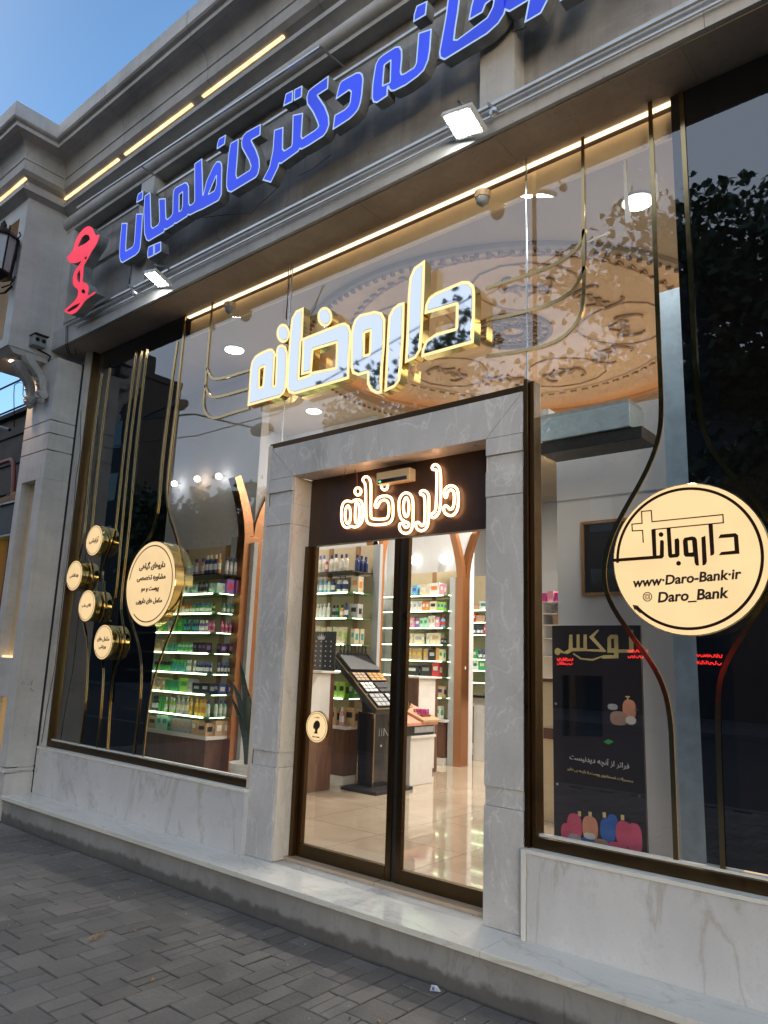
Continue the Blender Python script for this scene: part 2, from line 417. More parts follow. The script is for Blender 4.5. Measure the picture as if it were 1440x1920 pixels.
def plate(loops, y0, y1, name, mat, parent):
    cu = bpy.data.curves.new('outline', 'CURVE'); cu.dimensions = '2D'; cu.fill_mode = 'BOTH'; cu.extrude = .5
    for lp in loops:
        s = cu.splines.new('POLY'); s.points.add(len(lp)-1); s.use_cyclic_u = True
        for q, (x, z) in zip(s.points, lp): q.co = (x, z, 0, 1)
    o = bpy.data.objects.new('outline', cu); COL.objects.link(o)
    me = bpy.data.meshes.new_from_object(o.evaluated_get(bpy.context.evaluated_depsgraph_get()))
    bpy.data.objects.remove(o); bpy.data.curves.remove(cu)
    n = len(me.vertices); co = np.empty(n*3); me.vertices.foreach_get('co', co); co = co.reshape(-1, 3)
    w = np.stack([co[:, 0], y0+(0.5-co[:, 2])*(y1-y0), co[:, 1]], 1)
    me.vertices.foreach_set('co', w.ravel()); me.materials.clear(); me.materials.append(M[mat]); me.name = name; me.update()
    o = bpy.data.objects.new(name, me); COL.objects.link(o)
    if parent is not None: o.parent = parent; o.matrix_parent_inverse = parent.matrix_world.inverted()
    return o
def smoothpoly(p, it=1):
    for _ in range(it):
        q = []
        for i in range(len(p)):
            a, b_ = np.array(p[i]), np.array(p[(i+1) % len(p)]); q += [tuple(a*.75+b_*.25), tuple(a*.25+b_*.75)]
        p = q
    return p
def zc(pts, s, ox, oy, Y): # zoom-crop coordinates -> plane (x,z)
    r = []
    for a, b_ in pts:
        p = P(a/s+ox, b_/s+oy, Y); r.append((p[0], p[2]))
    return r
def ell(cx, cy, rx, ry, n=28): return [(cx+rx*math.cos(2*PI*k/n), cy+ry*math.sin(2*PI*k/n)) for k in range(n)]

# ---- text
AF_ = {'ا': 'FE8D FE8E', 'آ': 'FE81 FE82', 'ب': 'FE8F FE90 FE91 FE92', 'پ': 'FB56 FB57 FB58 FB59', 'ت': 'FE95 FE96 FE97 FE98', 'ج': 'FE9D FE9E FE9F FEA0', 'چ': 'FB7A FB7B FB7C FB7D', 'ح': 'FEA1 FEA2 FEA3 FEA4',
       'خ': 'FEA5 FEA6 FEA7 FEA8', 'د': 'FEA9 FEAA', 'ر': 'FEAD FEAE', 'ز': 'FEAF FEB0', 'س': 'FEB1 FEB2 FEB3 FEB4', 'ش': 'FEB5 FEB6 FEB7 FEB8', 'ص': 'FEB9 FEBA FEBB FEBC', 'ط': 'FEC1 FEC2 FEC3 FEC4', 'ظ': 'FEC5 FEC6 FEC7 FEC8',
       'ف': 'FED1 FED2 FED3 FED4', 'ک': 'FB8E FB8F FB90 FB91', 'گ': 'FB92 FB93 FB94 FB95', 'ل': 'FEDD FEDE FEDF FEE0', 'م': 'FEE1 FEE2 FEE3 FEE4', 'ن': 'FEE5 FEE6 FEE7 FEE8', 'و': 'FEED FEEE', 'ه': 'FEE9 FEEA FEEB FEEC',
       'ی': 'FBFC FBFD FBFE FBFF'}
AF_ = {k: [chr(int(x, 16)) for x in v.split()] for k, v in AF_.items()}
def shape_fa(s):
    s = s.replace('لا', '\x01'); out = []
    F = dict(AF_); F['\x01'] = [chr(0xFEFB), chr(0xFEFC)]
    for i, ch in enumerate(s):
        if ch not in F: out.append('' if ch == '\u200c' else ch); continue
        prev = i > 0 and s[i-1] in F and len(F[s[i-1]]) == 4
        nxt = i < len(s)-1 and s[i+1] in F and len(F[ch]) == 4
        out.append(F[ch][(1 if prev else 0)+(2 if nxt else 0)])
    return ''.join(reversed(out))
def text(s, x, Y, z, size, mat, parent, name='lettering', rot=0, shear=0, off=0, thick=.002, face='y', width=None):
    if any('\u0600' < c < '\u06ff' for c in s): s = shape_fa(s)
    cu = bpy.data.curves.new('t', 'FONT'); cu.body = s; cu.size = size; cu.align_x = 'CENTER'; cu.align_y = 'CENTER'; cu.shear = shear; cu.offset = off; cu.extrude = thick; cu.resolution_u = 3
    o = bpy.data.objects.new('t', cu); COL.objects.link(o)
    me = bpy.data.meshes.new_from_object(o.evaluated_get(bpy.context.evaluated_depsgraph_get())); bpy.data.objects.remove(o); bpy.data.curves.remove(cu)
    n = len(me.vertices); co = np.empty(n*3); me.vertices.foreach_get('co', co); co = co.reshape(-1, 3)
    if n:
        co[:, 0] -= (co[:, 0].min()+co[:, 0].max())/2; co[:, 1] -= (co[:, 1].min()+co[:, 1].max())/2
        if width: co[:, :2] *= width/(co[:, 0].max()-co[:, 0].min())
    c_, s_ = math.cos(rot), math.sin(rot); a = co[:, 0]*c_-co[:, 1]*s_; b_ = co[:, 0]*s_+co[:, 1]*c_
    w = np.stack([x+a, Y-co[:, 2], z+b_], 1) if face == 'y' else np.stack([Y+co[:, 2], x+a, z+b_], 1)
    me.vertices.foreach_set('co', w.ravel()); me.materials.clear(); me.materials.append(M[mat]); me.update()
    o = bpy.data.objects.new(name, me); COL.objects.link(o)
    if parent is not None: o.parent = parent; o.matrix_parent_inverse = parent.matrix_world.inverted()
    return o
# ============================================================ SETTING
XL, XR = -7.74, 3.2          # shop front ends
FY, GY = 3.42, 3.75          # fascia face, window glass
g = MB(); g.box(-60, 60, -60, 40, -.42, -.30); struct(g.build('ground', 'asphalt'))
# paving blocks: 0.4 m squares mixed with triples of narrow blocks, long side across the street
V, Fc, tint = [], [], []
rnd = random.Random(3)
def paver(x0, x1, y0, y1):
    gp = .0022; b_ = .004; z = rnd.uniform(-.0035, .0025); o = len(V)
    tl = [rnd.uniform(-.002, .002) for _ in range(4)]
    X0, X1, Y0, Y1 = x0+gp, x1-gp, y0+gp, y1-gp
    V.extend([(X0, Y0, -.03), (X1, Y0, -.03), (X1, Y1, -.03), (X0, Y1, -.03), (X0, Y0, z-b_+tl[0]), (X1, Y0, z-b_+tl[1]), (X1, Y1, z-b_+tl[2]), (X0, Y1, z-b_+tl[3]),
              (X0+b_, Y0+b_, z+tl[0]), (X1-b_, Y0+b_, z+tl[1]), (X1-b_, Y1-b_, z+tl[2]), (X0+b_, Y1-b_, z+tl[3])])
    q = [(0, 1, 5, 4), (1, 2, 6, 5), (2, 3, 7, 6), (3, 0, 4, 7), (4, 5, 9, 8), (5, 6, 10, 9), (6, 7, 11, 10), (7, 4, 8, 11), (8, 9, 10, 11)]
    Fc.extend([tuple(i+o for i in f) for f in q]); tint.extend([rnd.random()]*len(q))
ix = 0; x = -12.0; U = .21
while x < 4:
    y = 3.375-(U/2 if ix % 2 else 0)-U
    y0_first = y
    if ix % 2: paver(x, x+U, y+U, 3.375)
    while y > -2.4:
        r = rnd.random()
        if r < .33: paver(x, x+U, y, y+U)
        elif r < .45:
            for k in range(3): paver(x+k*U/3, x+(k+1)*U/3, y, y+U)
        else:
            for k in range(2): paver(x+k*U/2, x+(k+1)*U/2, y, y+U)
        y -= U
    ix += 1; x += U
me = bpy.data.meshes.new('pavement'); me.from_pydata(V, [], Fc); at_ = me.attributes.new('tint', 'FLOAT', 'FACE'); at_.data.foreach_set('value', tint)
me.materials.append(M['paver']); pv = bpy.data.objects.new('pavement', me); COL.objects.link(pv); struct(pv)
plain('joint_sand', (.028, .027, .026), .95)
struct(MB().box(-30, 12, -2.45, 3.38, -.2, -.009).build('pavement_bed', 'joint_sand'))
struct(MB().box(-30, 12, -2.6, -2.45, -.30, .0).build('kerb', 'step_stone', bevel=.01))
struct(MB().box(-60, 60, -14, -2.6, -.30, -.15).build('road', 'asphalt'))
struct(MB().box(-60, 60, -20, -14, -.30, 0).build('far_pavement', 'step_stone'))

# ============================================================ BUILDING
B = thing('pharmacy_building', 'marble shop front under a moulded stone cornice with lit display windows', 'building', (-3, 3.7, 0))
# marble step, tread overhanging the riser
def joints_x(y0, y1, z0, z1, xs, name, mat, gap=.0015):
    for a, b_ in zip(xs[:-1], xs[1:]): MB().box(a+gap, b_-gap, y0, y1, z0, z1).build(name, mat, B, .003)
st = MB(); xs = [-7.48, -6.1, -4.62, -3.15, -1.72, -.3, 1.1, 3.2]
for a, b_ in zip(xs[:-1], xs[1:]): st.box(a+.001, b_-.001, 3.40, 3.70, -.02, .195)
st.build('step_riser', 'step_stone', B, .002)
tr = MB(); xs = [-7.48, -5.62, -4.36, -2.15, -.55, 1.0, 3.2]
for a, b_ in zip(xs[:-1], xs[1:]): tr.box(a+.001, b_-.001, 3.37, 3.69, .197, .23)
tr.build('step_tread', 'marble_tread', B, .003)
td = MB(); td.box(-4.05, -3.18, 3.692, 4.0, .1, .228); td.box(-3.178, -2.3, 3.692, 4.0, .1, .228); td.build('threshold', 'tread_grey', B, .002)
# panels under the windows
def sill(x0, x1, cuts):
    s = MB(); e = MB(); xs_ = [x0]+cuts+[x1]
    for a, b_ in zip(xs_[:-1], xs_[1:]): s.box(a+.001, b_-.001, 3.65, 3.80, .23, .645)
    o = s.build('sill_wall', 'marble', B, .002)
    e.box(x0, x1, 3.644, 3.74, .647, .665); e.build('edge', 'edge_white', o)
sill(-7.44, -4.302, [-4.40]); sill(-2.05, XR, [1.2])
MB().box(-2.078, -2.052, 3.643, 3.70, .23, .664).build('edge_strip', 'edge_white', B)
# door surround: alternating proud and recessed courses
def pier(x0, x1, mir):
    for za, zb, pr in [(.23, .84, .012), (.84, .94, 0), (.94, 2.575, .010), (2.575, 2.73, .014), (2.73, 2.83, 0), (2.83, 2.937, .014)]:
        s = MB(); e = pr*.8
        s.box(x0-(e if not mir else 0), x1+(e if not mir else 0), 3.70-pr, 3.80, za+.001, zb-.001) if not mir else s.box(x0-e, x1, 3.70-pr, 3.80, za+.001, zb-.001)
        s.build('surround_stone', 'marble_front', B, .002)
pier(-4.295, -4.045, False); pier(-2.325, -2.085, True)
# reveals inside the doorway (warm marble)
for za, zb, pr in [(.23, .84, .010), (.84, .94, 0), (.94, 2.575, .008), (2.575, 2.73, .010), (2.73, 2.937, .008)]:
    MB().box(-4.06, -4.035+pr, 3.705, 3.93, za+.001, zb-.001).build('reveal_stone', 'marble_warm', B, .0015)
    MB().box(-2.335-pr, -2.31, 3.705, 3.93, za+.001, zb-.001).build('reveal_stone', 'marble_warm', B, .0015)
hd = MB()   # mitred lintel
def quadslab(p, y0, y1): n = 4; return MB().add([(a, y0, b_) for a, b_ in p]+[(a, y1, b_) for a, b_ in p], [(0, 1, 2, 3), (7, 6, 5, 4), (0, 4, 5, 1), (1, 5, 6, 2), (2, 6, 7, 3), (3, 7, 4, 0)])
yl = 3.686
quadslab([(-4.29, 3.19), (-4.034, 2.939), (-3.2, 2.939), (-3.2, 3.19)], yl, 3.80).build('lintel_stone', 'marble_front', B, .0015)
quadslab([(-3.198, 3.19), (-3.198, 2.939), (-2.336, 2.939), (-2.085, 3.19)], yl, 3.80).build('lintel_stone', 'marble_front', B, .0015)
quadslab([(-4.292, 3.188), (-4.292, 2.939), (-4.036, 2.939)], yl, 3.80) if 0 else None
for p in ([(-4.297, 3.188), (-4.297, 2.939), (-4.038, 2.939), (-4.2, 3.1)], [(-2.083, 3.188), (-2.332, 2.939), (-2.083, 2.939), (-2.08, 3.1)]):
    quadslab(p, yl+.001, 3.80).build('lintel_stone', 'marble_front', B)
MB().box(-4.03, -2.34, 3.705, 3.93, 2.940, 3.1).build('lintel_soffit', 'marble_warm', B)
# frame round the surround, stepping back to the glass
fr = MB(); fr.box(-4.33, -2.06, 3.70, 3.79, 3.192, 3.235); fr.box(-4.335, -4.30, 3.70, 3.79, .67, 3.235); fr.box(-2.075, -2.050, 3.68, 3.80, .668, 3.26)
fr.build('surround_frame', 'brass_dark', B, .002)
MB().box(-4.34, -4.301, 3.692, 3.70, .668, 3.22).build('surround_frame_edge', 'marble_warm', B)
# left stone jamb beside the black joint
MB().box(-7.44, -7.375, 3.66, 3.85, .665, 4.79).build('window_jamb', 'travertine_light', B, .002)
MB().box(-7.50, -7.435, 3.655, 3.80, .23, 4.64).build('expansion_joint', 'gap_black', B)
# ---- display windows
def window(name_, x0, x1, z0, z1, verts, left=.05, bottom=.055):
    w_ = MB()
    w_.box(x0, x1, 3.705, 3.79, z0, z0+bottom); w_.box(x0, x0+left, 3.705, 3.79, z0+bottom, z1 if x0 < -5 else 3.25)
    f = w_.build('display_window', 'brass', B, .003)
    gz = z0+bottom
    xs_ = [x0+left]+verts+[x1]
    for a, b_ in zip(xs_[:-1], xs_[1:]):
        MB().add([(a+.002, GY, gz), (b_-.002, GY, gz), (b_-.002, GY, z1), (a+.002, GY, z1)], [(0, 1, 2, 3)]).build('pane', 'window_glass', f)
    for v in verts: MB().box(v-.004, v+.004, GY-.004, GY+.004, gz, z1).build('glazing_joint', 'steel', f)
    MB().box(x0+left, x1, 3.735, 3.765, gz, gz+.012).build('glazing_bead', 'edge_white', f)
    return f
WL = window('l', -7.372, -4.34, .667, 4.787, [], .022)
WR = window('r', -2.048, XR, .667, 4.787, [-.55], .028, .056)
for (a, b_) in ((-4.338, -4.262), (-4.258, -2.09), (-2.086, -2.049)):
    z0 = 3.236 if a > -4.335 else 3.236
    MB().add([(a, GY, z0), (b_, GY, z0), (b_, GY, 4.787), (a, GY, 4.787)], [(0, 1, 2, 3)]).build('transom_pane', 'window_glass', B)
for v in (-4.26, -2.088): MB().box(v-.004, v+.004, GY-.006, GY+.004, 3.24, 4.787).build('glazing_joint', 'steel', B)
MB().box(-7.32, -5.79, 3.775, 3.780, .72, 4.787).build('dark_film', 'black_film', B)
MB().box(-1.185, XR, 3.775, 3.780, .74, 4.787).build('dark_film', 'dark_film', B)
MB().box(P(1001, 1200, 3.80)[0], P(1010, 1200, 3.80)[0], 3.80, 3.83, .25, 3.2).build('inner_mullion', 'grey_lacquer', B)
# ---- entrance
MB().box(-4.02, -2.35, 3.872, 3.93, 2.425, 2.939).build('head_panel', 'panel_brown', B)
MB().box(-4.02, -3.985, 3.84, 3.92, .23, 2.42).build('door_jamb', 'brass', B, .002); MB().box(-2.36, -2.345, 3.87, 3.92, .23, 2.42).build('door_jamb', 'brass', B, .002)
def door(x0, x1, ya):
    f = MB(); f.box(x0, x0+.045, ya, ya+.035, .235, 2.42); f.box(x1-.045, x1, ya, ya+.035, .235, 2.42)
    o = f.build('sliding_door', 'brass_dark', B, .002)
    MB().box(x0+.046, x1-.046, ya-.002, ya+.037, .237, .335).build('bottom_rail', 'brass', o, .003)
    MB().add([(x0+.045, ya+.018, .335), (x1-.045, ya+.018, .335), (x1-.045, ya+.018, 2.42), (x0+.045, ya+.018, 2.42)], [(0, 1, 2, 3)]).build('pane', 'door_glass', o)
    return o
dl = door(-3.985, -3.135, 3.875); dr = door(-3.10, -2.345, 3.875)
MB().box(-3.135, -3.10, 3.885, 3.90, .235, 2.42).build('door_seal', 'black', B)
# door sensor
ds = thing('door_sensor', 'small cream sensor box with a green light over the sliding doors', 'sensor', (-3.25, 3.82, 2.86))
a, b_ = P(706, 884, 3.80), P(768, 872, 3.80)
MB().box(a[0], b_[0]+.0, 3.80, 3.871, 2.80, 2.885).build('sensor_case', 'cream', ds, .006)
MB().box(a[0]+.02, b_[0]-.02, 3.797, 3.799, 2.805, 2.83).build('sensor_window', 'black_gloss', ds)
MB().box(a[0]+.03, a[0]+.045, 3.794, 3.796, 2.812, 2.82).build('indicator_light', 'green_led', ds)
# ---- canopy / fascia
MB().box(XL+.02, XR, 3.44, 3.82, 4.79, 4.97).build('canopy_core', 'travertine', B)
xs = [XL]; 
fb = MB(); rx = XL
while rx < XR: fb.box(rx+.001, min(rx+1.37, XR)-.001, FY, 3.45, 4.788, 5.0); rx += 1.37
fb.build('fascia_lower_band', 'travertine', B, .002)
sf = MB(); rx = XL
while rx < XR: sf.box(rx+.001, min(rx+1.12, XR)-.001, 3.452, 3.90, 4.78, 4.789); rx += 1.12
sf.build('canopy_soffit', 'soffit_lit_stone', B)
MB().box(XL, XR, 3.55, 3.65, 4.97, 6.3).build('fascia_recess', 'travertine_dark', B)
cols = [(-7.74, -7.555)]
for u0, u1, vv in ((265, 289, 345), (899, 963, 130), (-1, -1, 0)):
    if u0 > 0: cols.append((P(u0, vv, FY)[0], P(u1, vv-12, FY)[0]))
cols += [(.55, 1.0)]
for a, b_ in cols: MB().box(a, b_, FY+.005, 3.56, 5.0, 6.2).build('fascia_stile', 'travertine_light', B, .003)
MB().box(XL, XR, FY, 3.60, 6.19, 6.42).build('fascia_upper_band', 'travertine', B, .002)
tb = MB(); tb.tube([(XL, FY+.01, 6.30), (XR, FY+.01, 6.30)], .07, 16); tb.build('roll_moulding', 'travertine_light', B, smooth=True)
# cornice: one profile mitred round the projecting pilaster block
prof = [(0, 6.40), (.06, 6.43), (.10, 6.445), (.10, 6.49), (.035, 6.492), (.035, 6.575), (.10, 6.60), (.14, 6.634), (.14, 6.745)]
for k in range(9):
    a = PI/2*k/8; prof.append((.15+.10*(1-math.cos(a)), 6.75+.16*math.sin(a)))
prof += [(.30, 6.925), (.35, 6.93), (.352, 6.972), (.385, 6.985), (.40, 7.0), (.40, 7.155), (-.3, 7.17)]
PYF, PXR, PXL = 2.97, -7.76, -8.46
path = [((XR, FY), (0, -1)), ((PXR, FY), (1, -1)), ((PXR, PYF), (1, -1)), ((PXL, PYF), (-1, -1)), ((PXL, 3.9), (-1, 0))]
cn = MB().sweep(prof, path).build('cornice', 'travertine', B)
sm = MB(); rx = -6.4
while rx < XR: sm.prismx([(FY-d-.0012, z) for d, z in prof[5:-1]]+[(FY+.01, 7.15), (FY+.01, 6.5)], rx, rx+.004); sm.build('stone_joint', 'soft_ink', cn); sm = MB(); rx += 1.37
cl = MB()
for u0, v0, u1, v1 in ((128, 372, 228, 304), (240, 295, 366, 204), (386, 189, 538, 72)):
    a, b_ = P(u0, v0, 3.38)[0], P(u1, v1, 3.38)[0]
    cl.box(a, b_, FY-.088, FY-.062, 6.574, 6.588)
cl.box(PXL-.03, PXR+.06, PYF-.088, PYF-.062, 6.574, 6.588)
cl.build('light_strip', 'led_warm', cn)
MB().box(PXL, XR, 3.6, 12.5, 4.86, 7.1).build('upper_storey', 'travertine', B)
# ---- pilaster block with lit niche, lower pilaster, corbels
blk = MB()
nx0, nx1, nz0, nz1 = -8.30, -7.90, 4.80, 6.22
blk.box(PXL, nx0, PYF, 3.6, 4.70, 6.41); blk.box(nx1, PXR+.02, PYF, 3.6, 4.70, 6.41)
blk.box(nx0, nx1, PYF, 3.6, 4.70, nz0); blk.box(nx0, nx1, PYF, 3.6, nz1, 6.41); blk.box(nx0, nx1, 3.16, 3.6, nz0, nz1)
bo = blk.build('pilaster_block', 'travertine_light', B)
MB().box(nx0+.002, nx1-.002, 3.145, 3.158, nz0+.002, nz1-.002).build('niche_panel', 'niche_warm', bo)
MB().prismx([(PYF+.012, 4.70), (PYF+.07, 4.635), (3.55, 4.635), (3.55, 4.70)], PXL+.012, PXR+.008).build('pilaster_block_base', 'travertine', bo)
MB().lathe([(.035, -.004), (.035, 0)], (-8.0, 3.14, 4.634), 16).build('downlight', 'warm_spot', bo)
LX0, LX1, LY = -8.06, -7.47, 3.385
lp = MB(); 
n0, n1, m0, m1 = -7.95, -7.63, 1.50, 3.32
for za, zb in ((.0, .42), (.44, .47), (1.12, 1.50), (3.32, 3.62), (3.63, 3.80), (3.81, 3.94), (3.95, 4.635)):
    lp.box(LX0, LX1, LY, 3.66, za, zb)
for a, b_ in ((LX0, n0), (n1, LX1)): lp.box(a, b_, LY, 3.66, .48, 1.12); lp.box(a, b_, LY, 3.66, 1.50, 3.32)
lp.box(LX0+.01, LX1-.012, 3.50, 3.655, .4, 4.6); 
lpo = lp.build('pilaster', 'travertine_light', B, .003)
MB().box(LX0-.015, LX1-.012, LY-.02, 3.60, .425, .452).build('base_moulding', 'travertine_light', lpo, .006)
MB().box(n0, n1, 3.485, 3.499, 1.502, 3.318).build('niche_panel', 'cream', lpo)
MB().box(n0, n1, 3.42, 3.484, 1.502, 1.52).build('niche_light', 'led_warm', lpo)
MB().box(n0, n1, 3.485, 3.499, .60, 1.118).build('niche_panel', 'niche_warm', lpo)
_l = bpy.data.lights.new('block_downlight', 'SPOT'); _l.energy = 5; _l.color = (1, .62, .34); _l.spot_size = 2.4; _l.spot_blend = .8; _l.shadow_soft_size = .03
_o = bpy.data.objects.new('block_downlight', _l); COL.objects.link(_o); _o.location = (-8.0, 3.14, 4.60)
for cx in (-7.88, -7.62):
    c_ = MB(); sp_ = []
    for k in range(22):
        tt = k/21; sp_.append((cx, 3.37-.24*(1-tt)**1.3-.015*math.sin(tt*9), 4.60-.36*tt))
    c_.tube(sp_, [.066-.03*(k/21) for k in range(22)], 12)
    for sx_ in (-.052, .052):
        sp2 = [(cx+sx_*.75*(1-.3*k/21), p[1]-.03, p[2]-.01) for k, p in enumerate(sp_)]; c_.tube(sp2, [.022-.009*(k/21) for k in range(22)], 8)
    c_.lathe([(.0, -.06), (.045, -.05), (.05, 0), (.045, .05), (0, .06)], (cx, 3.33, 4.22), 14, 'x')
    for k in range(7):
        a = k*PI/6*2; c_.lathe([(0, -.02), (.02, -.01), (.02, .01), (0, .02)], (cx+.03*math.cos(a), 3.285, 4.22+.03*math.sin(a)), 8, 'y')
    for k in range(5): c_.lathe([(0, -.02), (.024, 0), (0, .02)], (cx, sp_[3+k*3][1]-.05, sp_[3+k*3][2]-.02), 8, 'z')
    c_.lathe([(0, -.05), (.03, -.03), (.045, 0), (.02, .03)], (cx, 3.33, 4.17), 12, 'z')
    c_.build('corbel', 'travertine', lpo, smooth=True)
text('۵۱۰-۲۰', -7.469, 3.5, 1.22, .05, 'soft_ink', lpo, 'scribble', face='x') if 0 else None
MB().tube([(-7.468, 3.43, 1.27), (-7.468, 3.44, 1.24), (-7.468, 3.46, 1.25), (-7.468, 3.45, 1.28), (-7.468, 3.435, 1.27)], .0018, 5).build('scribble', 'soft_ink', lpo)
MB().tube([(-7.468, 3.49, 1.255), (-7.468, 3.515, 1.25), (-7.468, 3.52, 1.28), (-7.468, 3.535, 1.29), (-7.468, 3.53, 1.24)], .0018, 5).build('scribble', 'soft_ink', lpo)
MB().tube([(-7.468, 3.515, 1.20), (-7.468, 3.53, 1.22), (-7.468, 3.54, 1.20), (-7.468, 3.56, 1.19), (-7.468, 3.53, 1.19)], .0018, 5).build('scribble', 'soft_ink', lpo)
# side walls, back wall and roof of the shop
for nme, a in (('wall', (-7.60, -7.45, 3.80, 12.5, .0, 4.9)), ('wall', (XR, XR+.15, 3.42, 12.5, 0, 7.0)), ('wall', (-7.6, XR, 12.35, 12.5, 0, 4.9))):
    struct(MB().box(*a).build('wall', 'white_wall'))
struct(MB().box(-7.45, XR, 3.80, 12.35, .10, .25).build('shop_floor', 'floor_marble'))
# ceiling with a round recess
DC, DR = (-3.55, 6.10), 2.02
ce = bmesh.new(); nseg = 96
ring = [ce.verts.new((DC[0]+DR*math.cos(2*PI*k/nseg), DC[1]+DR*math.sin(2*PI*k/nseg), 4.6)) for k in range(nseg)]
bx0, bx1, by0, by1 = -7.45, XR, 3.86, 12.35
def hit(a):
    dx, dy = math.cos(a), math.sin(a); ts = []
    if dx > 1e-9: ts.append((bx1-DC[0])/dx)
    if dx < -1e-9: ts.append((bx0-DC[0])/dx)
    if dy > 1e-9: ts.append((by1-DC[1])/dy)
    if dy < -1e-9: ts.append((by0-DC[1])/dy)
    t_ = min(ts); return ce.verts.new((DC[0]+dx*t_, DC[1]+dy*t_, 4.6))
outer = [hit(2*PI*k/nseg) for k in range(nseg)]
for k in range(nseg): ce.faces.new((ring[k], outer[k], outer[(k+1) % nseg], ring[(k+1) % nseg]))
for cx_, cy_ in ((bx0, by0), (bx1, by0), (bx1, by1), (bx0, by1)):
    cv = ce.verts.new((cx_, cy_, 4.6)); an = math.atan2(cy_-DC[1], cx_-DC[0]) % (2*PI); k = int(an/(2*PI/nseg))
    ce.faces.new((outer[k], cv, outer[(k+1) % nseg]))
me = bpy.data.meshes.new('shop_ceiling'); ce.to_mesh(me); ce.free(); me.materials.append(M['ceiling_paint']); o = bpy.data.objects.new('shop_ceiling', me); COL.objects.link(o); struct(o)
def ringprof(pr, name, mat, c=DC, n=96, closed=False):
    b_ = MB(); vs_ = []; fs = []; L = len(pr)
    for r, z in pr:
        for k in range(n): a = 2*PI*k/n; vs_.append((c[0]+r*math.cos(a), c[1]+r*math.sin(a), z))
    for i in range(L if closed else L-1):
        for k in range(n): fs.append((i*n+k, i*n+(k+1) % n, ((i+1) % L)*n+(k+1) % n, ((i+1) % L)*n+k))
    return b_.add(vs_, fs).build(name, mat, smooth=True)
dm = MB().lathe([(2.19, 4.80), (2.19, 4.83)], (DC[0], DC[1], 0), 96).build('ceiling_dome', 'dome_paint'); struct(dm)
cur = ringprof([(DR+.0, 4.598), (DR+.015, 4.57), (DR+.05, 4.55), (DR+.085, 4.565), (DR+.095, 4.598)], 'moulding', 'ceiling_paint'); cur.parent = dm
cur = ringprof([(DR, 4.60), (DR, 4.68), (DR+.03, 4.68), (DR+.03, 4.60)], 'cove_lip', 'ceiling_paint'); cur.parent = dm
cur = ringprof([(2.20, 4.603), (2.20, 4.83)], 'cove_wall', 'dome_paint'); cur.parent = dm
MB().tube([(DC[0]+(DR+.09)*math.cos(math.radians(a)), DC[1]+(DR+.09)*math.sin(math.radians(a)), 4.65) for a in range(-22, 203, 5)], .02, 6).build('cove_light', 'led_cove', dm)
bd = MB()
for k in range(150):
    a = 2*PI*k/150; bd.lathe([(0, -.02), (.022, -.012), (.022, .004), (0, .01)], (DC[0]+(DR+.045)*math.cos(a), DC[1]+(DR+.045)*math.sin(a), 4.545), 6)
bd.build('bead_ring', 'bead_paint', dm)
bd = MB()
for k in range(76):
    a = 2*PI*k/76; c0 = Vector((DC[0]+1.62*math.cos(a), DC[1]+1.62*math.sin(a), 4.79)); tdir = Vector((-math.sin(a), math.cos(a), 0)); rdir = Vector((math.cos(a), math.sin(a), 0))
    bd.bar(c0-tdir*.03-rdir*.02, c0+tdir*.03, .02, .03); bd.bar(c0+tdir*.03, c0-tdir*.03+rdir*.02, .016, .02)
bd.build('inner_bead_ring', 'relief_paint', dm)
cur = ringprof([(1.56, 4.80), (1.57, 4.785), (1.59, 4.785), (1.60, 4.80)], 'inner_moulding', 'dome_paint'); cur.parent = dm
rz = MB()
for R_, w_ in ((.36, .025), (.27, .012), (.12, .02)):
    rz.tube([(DC[0]+.1+R_*math.cos(2*PI*k/32), DC[1]-.18+R_*math.sin(2*PI*k/32), 4.785) for k in range(32)], w_, 6, closed=True)
for k in range(14):
    a = 2*PI*k/14; cx_, cy_ = DC[0]+.1, DC[1]-.18
    for sgn in (1, -1):
        rz.tube([(cx_+r*math.cos(a+sgn*q), cy_+r*math.sin(a+sgn*q), 4.785) for r, q in ((.13, 0), (.18, .13), (.23, .16), (.28, .08), (.33, -.05))], .010, 5)
rz.build('rosette', 'bead_paint', dm)
sc = MB()   # scroll ornaments between the rosette and the bead ring
for k in range(10):
    a = 2*PI*(k+.5)/10
    for sgn in (1, -1):
        pts = []
        for j_ in range(14):
            q = j_/13; an = a+sgn*(.03+.17*math.sin(q*2.6)); r = .92+.30*q+.05*math.sin(q*9)
            pts.append((DC[0]+r*math.cos(an), DC[1]+r*math.sin(an), 4.79))
        sc.tube(pts, [.022-.010*abs(2*j_/13-1) for j_ in range(14)], 6)
    for q in range(6):
        an = a+.05*(q-2.5); sc.lathe([(0, -.025), (.035, -.005), (0, .01)], (DC[0]+(1.05+.03*(q % 2))*math.cos(an), DC[1]+(1.05+.03*(q % 2))*math.sin(an), 4.79), 8)
sc.build('scroll_relief', 'relief_paint', dm, smooth=True)
for k in range(5):
    a = 2*PI*k/5+.3; pts = []
    for j_ in range(17):
        q = j_/16*2*PI; r = 1.05+.42*math.cos(q); an = a+.42*math.sin(q)
        pts.append((DC[0]+r*math.cos(an), DC[1]+r*math.sin(an), 4.797))
    MB().tube(pts, .011, 5, closed=True).build('relief_loop', 'relief_paint', dm)
struct(MB().box(-7.45, XR, 3.81, 12.35, 4.84, 4.859).build('roof_slab', 'ceiling_paint'))
# lit valance inside the head of the window
va = thing('window_valance', 'long cream lit band along the head of the windows', 'valance', (-3, 3.85, 4.6))
MB().box(-5.79, -1.19, 3.85, 3.87, 4.585, 4.75).build('valance_board', 'valance', va)
MB().box(-5.79, -1.19, 3.80, 3.83, 4.768, 4.778).build('light_strip', 'led_valance', va)
